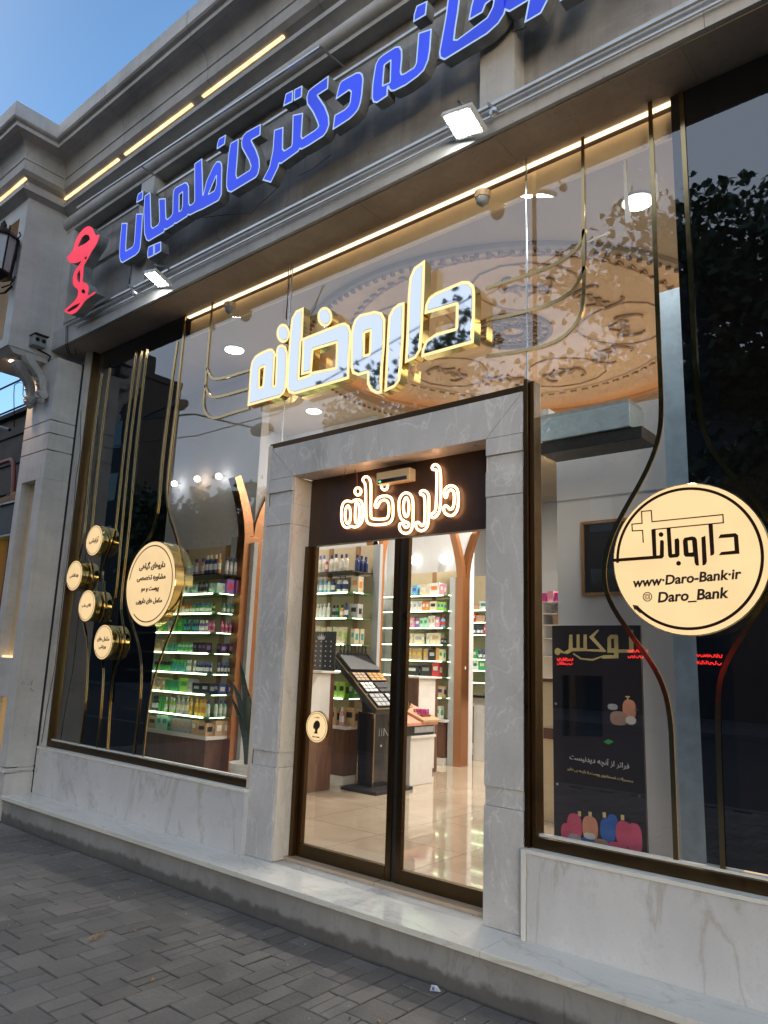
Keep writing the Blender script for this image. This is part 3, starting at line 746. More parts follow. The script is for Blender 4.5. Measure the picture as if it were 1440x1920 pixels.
# downlights
for i, (x_, y_, lab) in enumerate(((-5.69, 4.31, 'round white ceiling downlight left of the gold letters near the window'), (-6.36, 6.09, 'round white ceiling downlight just under the gold letters above the doorway'),
                                (-1.60, 4.34, 'bright round ceiling downlight beside the upper end of the right gold strip'))):
    d_ = thing('downlight', lab, 'ceiling light', (x_, y_, 4.6), 'round white downlights in the shop ceiling')
    MB().lathe([(.105, -.008), (.10, -.001)], (x_, y_, 4.6), 28).build('rim', 'white_lacquer', d_)
    MB().lathe([(.09, -.014), (.088, -.009)], (x_, y_, 4.6), 28).build('diffuser', 'lamp_white', d_)
def area(x_, y_, z_, e, size, col=(1, .93, .84), rot=(0, 0, 0)):
    l = bpy.data.lights.new('ceiling_fill', 'AREA'); l.shape = 'DISK'; l.size = size; l.energy = e; l.color = col
    o_ = bpy.data.objects.new('ceiling_fill', l); COL.objects.link(o_); o_.location = (x_, y_, z_); o_.rotation_euler = rot
for x_, y_, e in ((-1.6, 4.25, 1.6), (-6.2, 5.6, 5), (-5.2, 7.6, 12), (-4.6, 9.0, 22), (-1.6, 7.6, 16), (-3.3, 7.6, 16), (1.2, 6.0, 10)):  # added fill light without fixtures, save the ones near the downlights
    area(x_, y_, 4.58, e*(1.35 if e > 2 else 1), .18)
# ============================================================ SIGNS
def channel(parent, outers, holes, Yf, Yb, res, band, side, lit, face, lip=.0, name='letter'):
    gx, gz, ph = sdf_grid(outers, holes, res, .03)
    L0 = contours(gx, gz, ph, 0)
    o = plate(L0, Yf, Yb, name, side, parent)
    o1 = plate(L0+contours(gx, gz, ph, -band), Yf-.002, Yf-.0005, 'lit_border', lit, o)
    L1 = contours(gx, gz, ph, -band-lip)
    if L1: plate(L1, Yf-.003, Yf-.0003, 'letter_face', face, o)
    return o
YB = 3.30
bs = thing('channel_letter_sign', 'large blue illuminated lettering on rails across the stone fascia', 'sign', (-4.5, 3.4, 5.0))
def R4(p): return zc(p, 7.2, 200, 300, YB)
def R5(p): return zc(p, 6, 380, 180, YB)
def R6(p): return zc(p, 6, 580, 60, YB)
def R7(p): return zc(p, 4.235, 760, 0, YB)
LET = []
LET.append(([R4([(205, 850), (283, 848), (274, 1000), (264, 1150), (264, 1222), (350, 1172), (372, 1120), (385, 950), (400, 725), (490, 722), (480, 930), (457, 1180), (438, 1240), (390, 1290), (215, 1392), (188, 1378), (172, 1310), (178, 1130)])], []))
LET.append(([R4([(425, 458), (495, 410), (490, 535), (402, 582), (412, 505)])], []))
LET.append(([R4([(515, 482), (592, 432), (600, 700), (606, 890), (625, 917), (695, 872), (712, 832), (712, 700), (703, 522), (798, 515), (802, 700), (808, 780), (825, 797), (870, 757), (890, 720), (895, 480), (906, 410), (930, 370), (1060, 300), (1090, 305), (1112, 350), (1115, 580), (1130, 607), (1160, 592), (1186, 560), (1186, 50), (1290, -22), (1300, 250), (1305, 470)]) +
             R5([(42, 960), (120, 790), (160, 735), (200, 733), (218, 760), (222, 800), (215, 1110), (180, 1180), (0, 1278)]) +
             R4([(1220, 700), (1120, 752), (1100, 742), (1090, 765), (930, 868), (920, 855), (905, 885), (795, 950), (785, 935), (775, 978), (565, 1102), (535, 1080), (510, 1000), (500, 700)])],
            [R4([(985, 470), (1025, 438), (1022, 625), (1010, 675), (983, 690)]), R5([(70, 1100), (155, 903), (150, 1010), (132, 1065)])]))
LET.append(([R4([(565, 1172), (640, 1135), (640, 1290), (555, 1332), (550, 1250)])], [])); LET.append(([R4([(646, 1134), (735, 1098), (738, 1232), (646, 1288)])], []))
LET.append(([R5([(185, 480), (265, 433), (250, 545), (160, 602), (165, 540)])], []))
LET.append(([R5([(315, 530), (408, 478), (400, 640), (380, 880), (392, 920), (530, 832), (542, 800), (520, 730), (442, 590), (435, 520), (455, 445), (500, 400), (658, 313), (650, 442), (552, 498), (605, 600), (640, 700), (646, 790), (628, 875), (600, 920), (320, 1088), (282, 1075), (266, 1020), (270, 900), (292, 650)])], []))
LET.append(([R5([(805, 382), (910, 346), (905, 590), (925, 612), (1000, 562), (1005, 540), (1015, 213), (1132, 188), (1115, 450), (1127, 472), (1275, 375), (1302, 345), (1290, 300), (1240, 190), (1175, 95), (1168, 25)]) +
             R6([(-10, 665), (40, 620), (220, 488), (212, 640), (98, 712), (180, 830), (222, 940), (228, 1040), (200, 1120), (160, 1175), (0, 1278)]) + R5([(1110, 607), (1092, 598), (1080, 625), (880, 768), (862, 762), (855, 800), (768, 978), (672, 950), (750, 800), (788, 620)])], []))
LET.append(([[(lambda q: (q[0], q[2]))(P(a, b_, YB)) for a, b_ in ((536, 176), (550, 169), (549, 191), (531, 200))]], []))
LET.append(([[(lambda q: (q[0], q[2]))(P(a, b_, YB)) for a, b_ in ((552, 168), (567.5, 160), (566, 182), (551, 190))]], []))
LET.append(([R6([(330, 620), (345, 575), (370, 545), (530, 455), (575, 450), (602, 475), (612, 530), (598, 700), (580, 800), (550, 880), (500, 940), (450, 985), (262, 1107), (285, 935), (400, 870), (440, 830), (457, 790), (468, 680), (445, 662), (295, 765)])], []))
LET.append(([R6([(745, 370), (780, 300), (830, 255), (970, 165), (1020, 158), (1047, 200), (1048, 300), (1033, 440), (1045, 472), (1075, 463), (1180, 395), (1200, 350), (1215, 150), (1228, 2)]) + R7([(105, 262), (212, 226), (200, 400), (185, 480), (150, 560), (100, 610), (0, 682)]) +
             R6([(955, 668), (920, 672), (895, 650), (886, 620), (882, 720), (760, 802), (718, 795), (703, 750), (708, 600), (725, 480)])], [R6([(850, 375), (912, 328), (905, 565), (832, 598)])]))
LET.append(([R7([(90, 47), (178, 5), (165, 120), (62, 180), (68, 120)])], []))
LET.append(([R7([(350, -110), (322, 120), (268, 420), (275, 465), (310, 480), (650, 272), (740, 190), (790, 110), (815, 20), (822, -110), (770, -170), (640, -150), (560, -90), (520, 60), (500, 168), (615, 100), (640, 35), (690, -5), (700, 10), (690, 60), (650, 138), (415, 312), (392, 312), (402, 220), (422, 100), (450, -130)])], []))
# the last letters run on past the picture: same letter shapes, kept in the plane of the sign
_q = P(983, 44, YB); _w = P(1015, 44, YB); bx_, bz_ = _q[0], _q[2]; sw = _w[0]-_q[0]
LET.append(([[(bx_, bz_), (bx_+sw, bz_), (bx_+sw+.07, bz_+.10), (bx_+sw+.09, bz_+.24), (bx_+sw+.09, bz_+.40), (bx_+sw+.04, bz_+.46), (bx_-.10, bz_+.46), (bx_-.15, bz_+.40), (bx_-.15, bz_+.19), (bx_-.10, bz_+.14), (bx_+.03, bz_+.14)]], [[(bx_-.04, bz_+.24), (bx_+.05, bz_+.24), (bx_+.05, bz_+.36), (bx_-.04, bz_+.36)]]))
_r = P(1048.5, 4, YB); rx_, rz_ = _r[0], _r[2]
LET.append(([[(rx_, rz_), (rx_+.13, rz_), (rx_+.20, rz_+.10), (rx_+.22, rz_+.22), (rx_+.22, rz_+.46), (rx_+.11, rz_+.46), (rx_+.11, rz_+.22), (rx_+.06, rz_+.10)]], []))
LET.append(([[(rx_+.34, rz_+.14), (rx_+.45, rz_+.14), (rx_+.45, rz_+.78), (rx_+.34, rz_+.72)]], []))
LET.append(([[(rx_+.55, rz_+.14), (rx_+.88, rz_+.14), (rx_+.95, rz_+.20), (rx_+.95, rz_+.46), (rx_+.88, rz_+.52), (rx_+.60, rz_+.52), (rx_+.60, rz_+.42), (rx_+.84, rz_+.42), (rx_+.84, rz_+.24), (rx_+.55, rz_+.24)]], []))
for o_, h_ in LET: channel(bs, o_, h_, YB, YB+.08, .0065, .012, 'letter_side', 'blue_edge', 'blue_face', 0)
rl = MB()
def railpx(u0, v0, u1, v1, Y, r=.011, target=None):
    a, b_ = P(u0, v0, Y), P(u1, v1, Y); (target or rl).bar(a, b_, r*2, r*2)
railpx(183, 434, 905, -26, 3.46); railpx(170, 503, 1010, 5, 3.43, .012)
rl.build('mounting_rail', 'rod', bs)
lr = MB(); railpx(120, 606, 1450, -72, 3.385, .010, lr); railpx(140, 612, 1450, -48, 3.395, .006, lr)
tag(lr.build('conduit', 'rod'), 'bright metal conduit running along the ledge under the blue letters', 'conduit')
cr = MB(); railpx(145, 390, 600, 88, 3.20, .008, cr)
for u_, v_ in ((265, 312), (600, 88)):
    a = P(u_, v_, 3.2); cr.tube([a, (a[0]+.03, a[1]+.1, a[2]-.03), (a[0]+.06, 3.40, a[2]-.06)], .008, 6)
tag(cr.build('cable_rail', 'rod'), 'thin metal rail running under the lit strip of the cornice', 'rail')
# bowl-and-snake emblem
YR = 3.25
def RB(p): return zc(p, 9.6, 100, 400, YR)
em = thing('pharmacy_emblem', 'red bowl-and-snake emblem at the left end of the stone fascia', 'sign', (-7.3, 3.4, 5.1))
eo = [(365, 640), (385, 540), (420, 450), (500, 320), (590, 245), (650, 225), (710, 265), (740, 340), (765, 405), (840, 372), (800, 520), (740, 620), (690, 690), (640, 790), (575, 900), (548, 940), (540, 1100), (522, 1240), (600, 1255), (640, 1320), (635, 1400), (612, 1470), (650, 1478), (760, 1400), (765, 1440), (650, 1512), (570, 1580), (500, 1680), (420, 1780), (340, 1822), (270, 1810), (188, 1760), (230, 1720), (330, 1630), (420, 1540), (445, 1460), (450, 1375), (400, 1340), (358, 1290), (350, 1200), (360, 1120), (400, 1010), (490, 900), (508, 850), (440, 890), (350, 902), (290, 880), (236, 790), (300, 740)]
eh = [[(440, 610), (465, 540), (520, 430), (580, 380), (640, 395), (665, 465), (600, 530), (520, 575)], [(462, 1245), (428, 1185), (430, 1100), (475, 1015), (488, 1100), (482, 1240)], [(505, 1385), (540, 1362), (578, 1400), (565, 1452), (508, 1430)], [(240, 1755), (350, 1670), (492, 1608), (430, 1695), (290, 1775)], [(560, 800), (610, 765), (600, 820), (572, 835)]]
channel(em, [smoothpoly(RB(eo))], [RB(h) for h in eh], YR, YR+.10, .0045, .006, 'letter_side', 'red_face', 'red_face', 0)
# gold lit letters over the door
YG = 3.645
def G2(p): return zc(p, 6, 440, 460, YG)
def G3(p): return zc(p, 5.333, 660, 460, YG)
gs = thing('gold_letter_sign', 'mirror-faced gold letters with glowing borders hung before the upper glass', 'sign', (-3.4, 3.66, 3.4))
GL = [([G2([(145, 1812), (160, 1620), (175, 1400), (190, 1310), (230, 1245), (290, 1205), (385, 1163), (425, 1163), (450, 1190), (463, 1230), (470, 1170), (490, 1130), (530, 1112), (575, 1135), (598, 1200), (597, 1420), (582, 1590), (560, 1660), (510, 1710)])], [G2([(288, 1392), (330, 1372), (312, 1582), (283, 1592)]), G2([(457, 1250), (467, 1250), (455, 1570), (440, 1575)])]),
      ([G2(ell(546, 990, 74, 108))], []),
      ([G2([(778, 695), (775, 800), (765, 1045), (1180, 880), (1240, 868), (1290, 900), (1312, 970), (1302, 1200), (1288, 1502), (670, 1680), (610, 1662), (582, 1600), (598, 1300), (625, 950), (642, 820), (690, 735)])], [G2([(888, 1182), (1142, 1105), (1135, 1370), (868, 1424)]), G2([(752, 1075), (764, 1075), (748, 1465), (845, 1436), (846, 1450), (730, 1490)])]),
      ([G2(ell(1016, 805, 84, 112))], []),
      ([G3([(-10, 900), (0, 820), (30, 740), (80, 690), (230, 655), (300, 670), (335, 740), (330, 1000), (312, 1200), (300, 1482), (240, 1487), (180, 1450), (150, 1385), (152, 1280), (60, 1306), (5, 1285), (-15, 1220)])], [G3([(133, 878), (180, 865), (170, 1080), (128, 1092)])]),
      ([G3([(527, 568), (520, 900), (502, 1200), (480, 1350), (430, 1420), (325, 1468), (337, 1200), (355, 850), (365, 710), (410, 625), (470, 580)])], []),
      ([G3([(732, 144), (725, 400), (708, 850), (695, 1040), (640, 1130), (530, 1182), (545, 900), (560, 500), (575, 330), (620, 222)])], []),
      ([G3([(725, 692), (732, 600), (770, 520), (830, 475), (1100, 358), (1170, 358), (1222, 402), (1232, 480), (1230, 700), (1218, 976), (693, 1122), (700, 1040), (740, 950), (840, 880), (1036, 825), (1040, 600)])], [])]
for o_, h_ in GL: channel(gs, [smoothpoly(q) if len(q) < 27 and len(q) > 20 else q for q in o_], h_, YG, YG+.07, .0045, .021, 'gold_mirror', 'gold_lit', 'face_mirror', .003)
tag(MB().tube([P(541, 500, 3.56), P(540, 550, 3.60), P(537, 600, 3.66)], .004, 5).tube([P(546, 497, 3.56), P(540, 550, 3.61), P(536, 596, 3.66)], .003, 5).build('cable', 'black'), 'thin dark cable hanging from the soffit to the first gold dot', 'cable')
# neon word
YN = 3.845
def Zn(p): return zc(p, 4.235, 580, 840, YN)
ns = thing('neon_sign', 'warm white neon tube lettering on the black panel above the doors', 'sign', (-3.1, 3.85, 2.6))
NE = [[(1078, 395), (1066, 350), (1090, 308), (1130, 295), (1172, 318), (1184, 370), (1182, 480), (1150, 532), (1110, 540), (1072, 515), (1064, 472), (1082, 455), (1100, 468), (1115, 490), (1138, 480), (1150, 440), (1152, 370), (1140, 335), (1112, 332), (1096, 355), (1090, 392)],
      [(972, 158), (985, 133), (1010, 130), (1038, 160), (1044, 250), (1042, 470), (1025, 525), (990, 557), (966, 548), (970, 522), (995, 512), (1008, 470), (1014, 200), (1004, 168), (982, 174)],
      [(878, 352), (892, 338), (920, 338), (948, 365), (950, 430), (946, 600), (925, 645), (885, 662), (850, 640), (842, 600), (860, 586), (878, 600), (892, 620), (912, 610), (918, 560), (918, 400), (905, 370), (884, 372)],
      [(768, 350), (810, 372), (826, 430), (822, 620), (802, 668), (762, 682), (722, 662), (712, 612), (730, 594), (748, 608), (762, 636), (788, 622), (792, 596), (745, 580), (716, 545), (708, 430), (728, 375)], ell(769, 470, 22, 76, 20),
      [(420, 252), (440, 226), (468, 230), (488, 265), (490, 330), (486, 540), (500, 566), (600, 566), (630, 546), (634, 450), (612, 412), (575, 415), (552, 440), (538, 476), (520, 468), (524, 430), (548, 392), (590, 378), (635, 383), (664, 415), (666, 540), (650, 585), (612, 606), (490, 612), (452, 585), (448, 500), (448, 300), (436, 272)], ell(597, 302, 25, 32, 18),
      [(308, 418), (340, 430), (358, 412), (395, 408), (424, 435), (427, 560), (405, 612), (360, 632), (330, 618), (300, 638), (265, 615), (253, 550), (258, 460), (278, 425)], ell(306, 530, 22, 72, 18), [(368, 432), (390, 440), (398, 470), (396, 580), (378, 602), (362, 580), (366, 480)], ell(386, 345, 25, 30, 18)]
for q in NE:
    pts = [(x_, YN, z_) for x_, z_ in smoothpoly(Zn(q), 2)]
    MB().tube(pts, .0085, 8, closed=True).build('neon_tube', 'neon', ns, smooth=True)
MB().tube([P(655, 867, 3.70), P(652, 875, 3.74), P(662, 872, 3.78), P(669, 890, 3.83), P(670, 913, 3.85)], .003, 5).tube([P(655, 867, 3.70), P(648, 880, 3.76), P(644, 895, 3.8)], .002, 5).build('wire', 'red_paint', ns)
# round signs
def disc(cx, cz, r, Yf, Yb, label, group=None):
    t_ = thing('round_sign', label, 'sign', (cx, Yb, cz), group)
    MB().lathe([(r*.99, 0), (r, .004), (r, Yb-Yf)], (cx, Yf, cz), 56, 'y').build('drum', 'gold_mirror', t_, smooth=True)
    MB().lathe([(r*.985, -.002), (r*.985, -.0002)], (cx, Yf, cz), 56, 'y').build('lit_face', 'sign_cream', t_)
    return t_
def arc(parent, cx, cz, r, a0, a1, w, Y, mat='ink', arrow=False, n=60):
    lp = []; 
    for k in range(n+1): a = math.radians(a0+(a1-a0)*k/n); lp.append((cx+(r+w/2)*math.cos(a), cz+(r+w/2)*math.sin(a)))
    for k in range(n, -1, -1): a = math.radians(a0+(a1-a0)*k/n); lp.append((cx+(r-w/2)*math.cos(a), cz+(r-w/2)*math.sin(a)))
    plate([lp], Y-.001, Y, 'printed_arc', mat, parent)
def shp(parent, pts, Y, mat='ink'): plate([pts], Y-.0012, Y, 'printed_mark', mat, parent)
# right one
YD = 3.66
cx, _y, cz = P(1288.5, 1047, YD); r = .372
rs = disc(cx, cz, r, YD, 3.747, 'big round lit sign with a web address and a cross logo, at the right window')
def D1(p): return zc(p, 4.5, 1120, 880, YD-.003)
cc = D1([(745, 745)])[0]
arc(rs, cc[0], cc[1], r*.915, -137, 181, .014, YD-.003, 'ink_brown', n=90)
shp(rs, D1([(298, 1142), (352, 1152), (330, 1170), (372, 1205), (362, 1215), (322, 1180), (316, 1190)]), YD-.003)
def strokes(parent, pts, w, mat='ink_brown'):
    pts = D1(pts)
    for (a, b_), (c_, d_) in zip(pts[:-1], pts[1:]):
        L = math.hypot(c_-a, d_-b_); ux, uz = (c_-a)/L*w/2, (d_-b_)/L*w/2
        shp(parent, [(a-ux-uz, b_-uz+ux), (c_+ux-uz, d_+uz+ux), (c_+ux+uz, d_+uz-ux), (a-ux+uz, b_-uz-ux)], YD-.003, mat)
strokes(rs, [(388, 615), (382, 515), (296, 520), (292, 463), (378, 455), (373, 355), (456, 348), (462, 442), (1060, 382), (1064, 450), (470, 508)], .0055)
shp(rs, D1([(456, 508), (492, 504), (500, 728), (528, 724), (530, 600), (552, 596), (562, 610), (562, 735), (548, 752), (130, 782), (134, 755), (468, 730)]), YD-.003, 'ink_brown')
shp(rs, D1([(585, 500), (618, 497), (632, 715), (655, 712), (652, 590), (682, 580), (692, 600), (694, 725), (678, 742), (612, 748), (598, 730)]), YD-.003, 'ink_brown')
gx, gz, ph = sdf_grid([D1([(722, 600), (735, 578), (800, 566), (828, 572), (840, 592), (858, 812), (835, 812), (822, 790), (818, 738), (745, 738), (730, 722)])], [D1([(762, 602), (800, 598), (808, 700), (770, 704)])], .0016, .01)
plate(contours(gx, gz, ph, 0), YD-.0042, YD-.003, 'printed_mark', 'ink_brown', rs)
shp(rs, D1([(878, 575), (912, 560), (925, 780), (912, 805), (888, 812)]), YD-.003, 'ink_brown')
shp(rs, D1([(938, 466), (974, 462), (988, 705), (980, 722), (955, 730)]), YD-.003, 'ink_brown')
shp(rs, D1([(1020, 582), (1040, 550), (1165, 538), (1188, 555), (1200, 712), (1025, 726), (1045, 698), (1160, 685), (1152, 572)]), YD-.003, 'ink_brown')
for a, b_ in ((538, 550), (686, 793)): shp(rs, D1(ell(a, b_, 20, 20, 18)), YD-.003, 'ink_brown')
tz = D1([(740, 920)])[0]; text('www·Daro-Bank·ir', tz[0], YD-.003, tz[1], .08, 'ink', rs, rot=.045, shear=.18, off=.002, width=.51)
tz = D1([(800, 1068)])[0]; text('Daro_Bank', tz[0], YD-.003, tz[1], .08, 'ink', rs, rot=.045, shear=.18, off=.002, width=.33)
ic = D1([(423, 1075)])[0]
for rr, w_ in ((.0215, .004), (.007, .0025)): arc(rs, ic[0], ic[1], rr, 0, 360, w_, YD-.003, n=24)
s_ = .0125
for q in (((-s_, s_), (s_, s_-.0025)), ((-s_, -s_+.0025), (s_, -s_)), ((-s_, s_), (-s_+.0025, -s_)), ((s_-.0025, s_), (s_, -s_))):
    (a, b_), (c_, d_) = q; shp(rs, [(ic[0]+a, ic[1]+b_), (ic[0]+c_, ic[1]+b_), (ic[0]+c_, ic[1]+d_), (ic[0]+a, ic[1]+d_)], YD-.0045)
# left large
cx, _y, cz = P(281.5, 1094, YD)
ls = disc(cx, cz, .376, YD, 3.747, 'large round lit sign carrying four lines of dark writing, at the left window')
arc(ls, cx, cz, .335, -128, 172, .010, YD-.003, n=80)
for s_, dz, wd in (('داروهای گیاهی', .155, .40), ('مشاوره تخصصی', .05, .44), ('پوست و مو', -.055, .27), ('مکمل های دارویی', -.155, .40)):
    text(s_, cx+.01, YD-.003, cz+dz, .08, 'ink', ls, off=.0025, width=wd)
for k, (c0, lab, lines) in enumerate(((( (482+638)/2, 255, 78), 'small round lit sign, topmost of the four on the dark glass', [('آرایشی', 0)]), (((308+455)/2, 572, 74), 'small round lit sign, farthest left of the four on the dark glass', [('بهداشتی', 0)]),
                               ((493, 843, 75), 'small round lit sign, third from the top on the dark glass', [('کالای طب', 0)]), ((641, 1170, 81), 'small round lit sign with two lines of writing, lowest of the four', [('مکمل های', .025), ('ورزشی', -.045)]))):
    a, b_, _ = c0; q = zc([(a, b_), (a-_, b_), (a+_, b_)], 4.8, 60, 960, YD)
    r_ = .150 if k != 3 else .158; cx, cz = q[0]
    t_ = disc(cx, cz, r_, YD, 3.747, lab, 'small round lit signs on the dark window')
    arc(t_, cx, cz, r_*.9, -110, 170, .004, YD-.003, n=50); arc(t_, cx, cz, r_*.9, -150, -108, .007, YD-.003, n=14)
    for s_, dz in lines: text(s_, cx, YD-.003, cz+dz, .06, 'ink', t_, off=.0008, width=.17 if len(lines) == 1 else (.21 if dz > 0 else .12))
# oval sign on the left door leaf
os_ = thing('oval_sign', 'small round lit sign with a head profile, on the left glass door', 'sign', (-3.817, 3.86, 1.127))
cx, cz = -3.817, 1.127
MB().lathe([(.108, 0), (.108, .022)], (cx, 3.852, cz), 40, 'y').build('drum', 'brass', os_)
MB().lathe([(.104, -.001), (.104, -.0001)], (cx, 3.852, cz), 40, 'y').build('lit_face', 'sign_cream', os_)
arc(os_, cx, cz, .094, 0, 360, .003, 3.850, n=40)
shp(os_, smoothpoly([(cx-.03, cz-.045), (cx-.012, cz-.035), (cx-.012, cz-.015), (cx-.03, cz-.012), (cx-.033, cz+.0), (cx-.027, cz+.025), (cx-.005, cz+.045), (cx+.02, cz+.043), (cx+.035, cz+.022), (cx+.03, cz-.002), (cx+.015, cz-.012), (cx+.008, cz-.03), (cx+.02, cz-.045)]), 3.850)
text('سلامت', cx, 3.850, cz+.066, .02, 'ink', os_, width=.05); text('Daro_Bank', cx, 3.850, cz-.068, .02, 'ink', os_, width=.07)
# gold trim strips on the glass
def strip(pieces, w, label, mat='strip_gold', Y=3.744):
    t_ = thing('gold_strip', label, 'trim', tuple(P(*pieces[0][0], Y)))
    for pc in pieces:
        q = [P(a, b_, Y) for a, b_ in pc]; q = [(p[0], p[2]) for p in q]
        for _ in range(2 if len(q) > 2 else 0):
            n_ = [q[0]]
            for i in range(len(q)-1): a, b_ = np.array(q[i]), np.array(q[i+1]); n_ += [tuple(a*.75+b_*.25), tuple(a*.25+b_*.75)]
            q = n_+[q[-1]]
        L, R = [], []
        for i, p in enumerate(q):
            a = np.array(q[max(0, i-1)]); b_ = np.array(q[min(len(q)-1, i+1)]); d = b_-a; d = d/(np.hypot(*d)+1e-9); n_ = np.array([-d[1], d[0]])*w/2
            L.append(tuple(np.array(p)+n_)); R.append(tuple(np.array(p)-n_))
        v = [(x_, Y-.005, z_) for x_, z_ in L]+[(x_, Y-.005, z_) for x_, z_ in R]+[(x_, Y+.003, z_) for x_, z_ in L]+[(x_, Y+.003, z_) for x_, z_ in R]; n = len(q); f = []
        for i in range(n-1): f += [(i, i+1, n+i+1, n+i), (2*n+i, 3*n+i, 3*n+i+1, 2*n+i+1), (i, 2*n+i, 2*n+i+1, i+1), (n+i, n+i+1, 3*n+i+1, 3*n+i)]
        MB().add(v, f).build('strip', mat, t_)
    return t_
strip([[(1219, 192), (1235, 640), (1241, 760), (1237, 820), (1213, 885), (1160, 975), (1138, 1030), (1131, 1080), (1142, 1130), (1190, 1200), (1235, 1262), (1257, 1330), (1262, 1450), (1269, 1634)]], .024, 'long gold strip curving round the left side of the big right sign')
strip([[(1277, 172), (1301, 635), (1309, 770), (1330, 840), (1380, 900), (1445, 970), (1462, 1050), (1440, 1120), (1400, 1180), (1362, 1240), (1346, 1290), (1347, 1400), (1357, 1655)]], .024, 'long gold strip curving round the right side of the big right sign')
strip([[(1093, 257), (1094, 450), (1096, 555), (1088, 600), (1050, 640), (990, 657), (912, 668)], [(1096, 430), (1085, 465), (1050, 493), (1000, 512), (910, 541)], [(1096, 500), (1078, 545), (1035, 570), (985, 585), (912, 600)]], .020, 'gold strips branching from the right of the gold letters up to the soffit')
def Z1(p): return [(a/4+200, b_/4+360) for a, b_ in p]
strip([Z1([(797, 825), (760, 1200), (742, 1450), (722, 1590), (745, 1670), (795, 1698), (850, 1690), (920, 1665), (1070, 1620)]), Z1([(752, 1320), (780, 1390), (830, 1410), (1080, 1335)]), Z1([(738, 1450), (770, 1530), (820, 1545), (1065, 1475)])], .022, 'three pale gold strips branching from the left of the gold letters')
strip([[(348, 590), (333, 740), (313, 900), (313, 955), (332, 1010), (344, 1070), (340, 1140), (310, 1210), (285, 1280), (275, 1350), (268, 1425)]], .022, 'gold strip curving round the right side of the large left sign')
strip([[(333, 640), (320, 730), (303, 860), (296, 960), (283, 1005), (245, 1050), (232, 1110), (245, 1170), (262, 1220), (264, 1290), (250, 1418)]], .022, 'gold strip curving behind the left side of the large left sign')
strip([[(275, 655), (255, 820), (240, 1000), (224, 1130), (228, 1165), (233, 1195), (228, 1225), (212, 1260), (205, 1320), (200, 1410)]], .016, 'gold strip ending under the lowest small round sign, right of the three')
strip([[(265, 658), (243, 820), (226, 1000), (216, 1120), (205, 1165)]], .016, 'middle one of the three close gold strips on the dark glass')
strip([[(254, 660), (232, 830), (218, 970), (213, 1010), (192, 1060), (190, 1090), (198, 1125), (196, 1150), (186, 1170)]], .018, 'broader gold strip passing right of the topmost small sign')
strip([[(205, 690), (187, 830), (170, 1000)], [(166, 1045), (174, 1070), (172, 1095), (165, 1110)]], .016, 'gold strip leading down to the topmost small round sign')
strip([[(190, 700), (170, 850), (158, 1000), (145, 1055)]], .010, 'thin gold strip leading to the farthest left small sign')
strip([[(156, 1168), (164, 1205), (162, 1280), (157, 1340), (148, 1402)]], .016, 'gold strip running down from the third small sign to the sill')
strip([[(191, 1238), (193, 1262), (188, 1340), (181, 1408)]], .012, 'gold strip running down from the lowest small sign to the sill')
# floodlights
def flood(u0, v0, tag_, key):
    c = Vector(P(u0, v0, 3.30)); t_ = thing('floodlight', tag_, 'floodlight', tuple(c), 'floodlights under the blue letters')
    w_, h_ = .125, .095
    n = Vector((-.30, -.36, -.88)).normalized(); rt = Vector((1, 0, 0)); rt = (rt-n*rt.dot(n)).normalized(); up = rt.cross(n)
    def q(a, b_, d): return tuple(c+rt*a+up*b_+n*d)
    def slab(a, b_, d0, d1): return MB().add([q(-a, -b_, d0), q(a, -b_, d0), q(a, b_, d0), q(-a, b_, d0), q(-a, -b_, d1), q(a, -b_, d1), q(a, b_, d1), q(-a, b_, d1)], [(0, 3, 2, 1), (4, 5, 6, 7), (0, 1, 5, 4), (1, 2, 6, 5), (2, 3, 7, 6), (3, 0, 4, 7)])
    slab(w_, h_, -.03, 0).build('housing', 'plaster_white', t_, .004)
    slab(w_*.82, h_*.80, .0005, .003).build('lens', 'flood', t_)
    p2 = tuple(c+rt*w_+Vector((.02, .02, 0))); 
    MB().tube([q(0, 0, -.03), q(.0, .02, -.06), (c.x+.0, 3.25, c.z+.12), (c.x+.02, 3.40, c.z+.16)], .012, 6).build('bracket', 'steel', t_)
    return t_
flood(868, 232, 'white floodlight with a bracket below the middle of the blue letters', 0)
flood(294, 524, 'white floodlight near the red emblem at the left end', 1)
for i, (u_, v_, lab) in enumerate(((930, 208, 'small metal cable clamp hanging beside the right floodlight'), (256, 547, 'small metal cable clamp hanging beside the left floodlight'))):
    a = Vector(P(u_-15, v_-14, 3.37)); c = Vector(P(u_-4, v_+2, 3.30))
    o = MB().tube([a, (a+c)/2+Vector((.02, 0, -.02)), c], .010, 6).lathe([(0, -.02), (.026, -.012), (.03, .01), (.012, .02)], tuple(c), 10, 'y').build('cable_clamp', 'steel', None, smooth=True); tag(o, lab, 'clamp')
# cameras, lantern, cables
sc_ = thing('security_camera', 'grey twin-lens camera box on the side of the pilaster block', 'camera', PX(68, 642, PXR+.04))
a = Vector(PX(70, 642, PXR+.06))
MB().box(PXR+.02, PXR+.13, a.y-.07, a.y+.07, a.z-.06, a.z+.055).build('camera_case', 'letter_side', sc_, .01)
for dy in (-.03, .035): MB().lathe([(.024, 0), (.022, .006)], (PXR+.13, a.y+dy, a.z+.005), 14, 'x').build('lens', 'black_gloss', sc_)
MB().box(PXR+.02, PXR+.16, a.y-.075, a.y+.075, a.z+.056, a.z+.066).build('hood', 'iron', sc_)
ln = thing('wall_lantern', 'black iron lantern with frosted glass on the pilaster block', 'lantern', P(4, 480, 2.78))
a = Vector(P(-1, 476, 2.80)); ax = a.x; ay = a.y; az = a.z
MB().lathe([(.165, -.24), (.15, -.22), (.10, -.26), (.03, -.32), (.02, -.36)], (ax, ay, az), 8).build('lantern_base', 'iron', ln)
